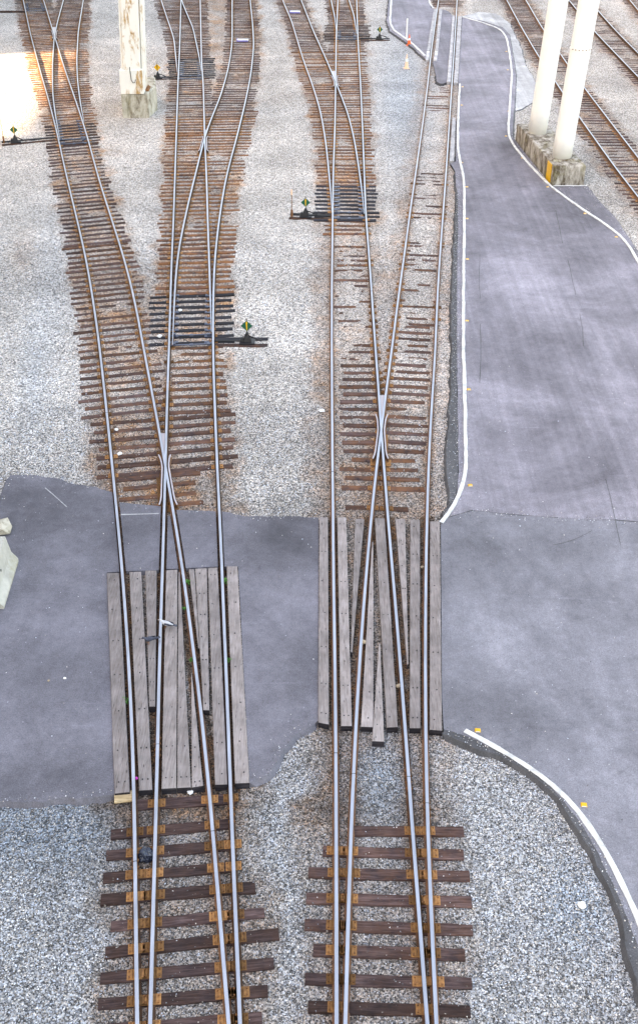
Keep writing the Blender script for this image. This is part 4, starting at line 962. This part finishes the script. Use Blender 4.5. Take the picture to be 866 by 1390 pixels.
BX = np.append(BX, CX_); BYY = np.append(BYY, CY_); BST = np.append(BST, np.full(NE, .1)); BTO = np.append(BTO, np.full(NE, .75)); BS = np.append(BS, rng.uniform(.005, .017, NE)); nt = np.append(nt, np.ones(NE, bool))
n = len(BX)
base = np.array([(1, 0, 0), (0, 1, 0), (-1, 0, 0), (0, -1, 0), (.2, .1, 1), (-.1, -.1, -1)], float); base[0] *= 1.2
tri = np.array([(0, 1, 4), (1, 2, 4), (2, 3, 4), (3, 0, 4), (1, 0, 5), (2, 1, 5), (3, 2, 5), (0, 3, 5)])
V = base[None]*(1+rng.uniform(-.35, .35, (n, 6, 3)))
an = rng.uniform(0, 6.283, n); ca, sa = np.cos(an), np.sin(an); tl = rng.uniform(-.6, .6, n)
Vx, Vy, Vz = V[..., 0], V[..., 1], V[..., 2]*.75
Vx2 = Vx*np.cos(tl)[:, None]-Vz*np.sin(tl)[:, None]; Vz2 = Vx*np.sin(tl)[:, None]+Vz*np.cos(tl)[:, None]
Wx = (Vx2*ca[:, None]-Vy*sa[:, None])*BS[:, None]+BX[:, None]; Wy = (Vx2*sa[:, None]+Vy*ca[:, None])*BS[:, None]+BYY[:, None]
z0 = (fnoise(BX, BYY, 1, 1.7)-.5)*.05+(fnoise(BX, BYY, 5, .25)-.5)*.05; z0 = np.where(nt, z0, .035)
z0[-NE:] = AZ-.002
Wz = Vz2*BS[:, None]+z0[:, None]+BS[:, None]*.25
me = bpy.data.meshes.new('ballast_stones'); fast_mesh(me, np.stack([Wx, Wy, Wz], -1).reshape(-1, 3), (tri[None]+6*np.arange(n)[:, None, None]).reshape(-1, 3), 3)
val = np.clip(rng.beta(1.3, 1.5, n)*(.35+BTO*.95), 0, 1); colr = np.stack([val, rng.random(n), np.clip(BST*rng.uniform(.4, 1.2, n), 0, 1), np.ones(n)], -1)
a = me.attributes.new('rnd', 'FLOAT_COLOR', 'POINT'); a.data.foreach_set('color', np.repeat(colr, 6, 0).astype('f4').ravel())
so = link('ballast_stones', me, None, ['stone']); so['kind'] = 'stuff'
print('stones', n, 'ties', NTIE)

# ------------------------------------------------------------------ unseen block added west of the yard to shade it and pass one sun streak
SUN_EL, SUN_AZ = R(30), R(258)      # azimuth measured clockwise from +Y
sd = Vector((math.sin(SUN_AZ)*math.cos(SUN_EL), math.cos(SUN_AZ)*math.cos(SUN_EL), math.sin(SUN_EL)))   # towards the sun
BXP = -44.0
def onwall(p):
    k = (BXP-p.x)/sd.x; return p+sd*k
w0, w1 = onwall(G(-60, 212)), onwall(G(100, 165)); w2 = onwall(G(-40, 76)); 
oy0, oy1 = min(w0.y, w1.y, w2.y)+0, max(w0.y, w1.y, w2.y)
hz0 = onwall(Vector((-25, 60, 0))).z; hz1 = onwall(Vector((-15.4, 60, 0))).z
t = thing('sun_blocker', 'unseen block added left of the yard to shade it, with one opening for a streak of sun', 'light blocker', (BXP, 0, 0))
m = MB(); TP = 70
m.box((-7, (-60+oy0)/2, TP/2), (14, oy0+60, TP)); m.box((-7, (oy1+190)/2, TP/2), (14, 190-oy1, TP))
m.build('wing', ['blocker_face'], t)
m = MB(); m.box((-.6, (oy0+oy1)/2, hz0/2), (1.2, oy1-oy0, hz0)); m.box((-.6, (oy0+oy1)/2, (hz1+TP)/2), (1.2, oy1-oy0, TP-hz1)); m.build('blocker_wall', ['blocker_face'], t)
for fl in range(1, 18):
    m = MB(); m.box((.01, (-60+oy0)/2, fl*3.8), (.06, oy0+56, 1.6)); m.build('blocker_window_band', ['glass'], t)
    m = MB(); m.box((.01, (oy1+190)/2, fl*3.8), (.06, 186-oy1, 1.6)); m.build('blocker_window_band', ['glass'], t)

# ------------------------------------------------------------------ light
w = bpy.data.worlds.new('World'); SC.world = w; w.use_nodes = True; nt_ = w.node_tree
sky = nt_.nodes.new('ShaderNodeTexSky'); sky.sky_type = 'NISHITA'; sky.sun_disc = False; sky.sun_elevation = SUN_EL; sky.sun_rotation = SUN_AZ; sky.dust_density = 3; sky.air_density = 1.0; sky.ozone_density = 1.5
bg = nt_.nodes['Background']; nt_.links.new(sky.outputs[0], bg.inputs[0]); bg.inputs[1].default_value = .15
sl = bpy.data.lights.new('sun', 'SUN'); sl.energy = 3.5; sl.angle = R(2.0); sl.color = (1, .86, .68); so_ = bpy.data.objects.new('sun', sl); COL.objects.link(so_)
so_.rotation_euler = (-sd).to_track_quat('-Z', 'Y').to_euler(); so_.location = (-60, 0, 60)
vs_ = SC.view_settings; vs_.view_transform = 'Standard'; vs_.look = 'None'; vs_.gamma = 1; vs_.exposure = 3.1; vs_.use_white_balance = True; vs_.white_balance_temperature = 10000; vs_.white_balance_tint = 14; vs_.use_curve_mapping = False
SC.cycles.max_bounces = 5; SC.cycles.diffuse_bounces = 3
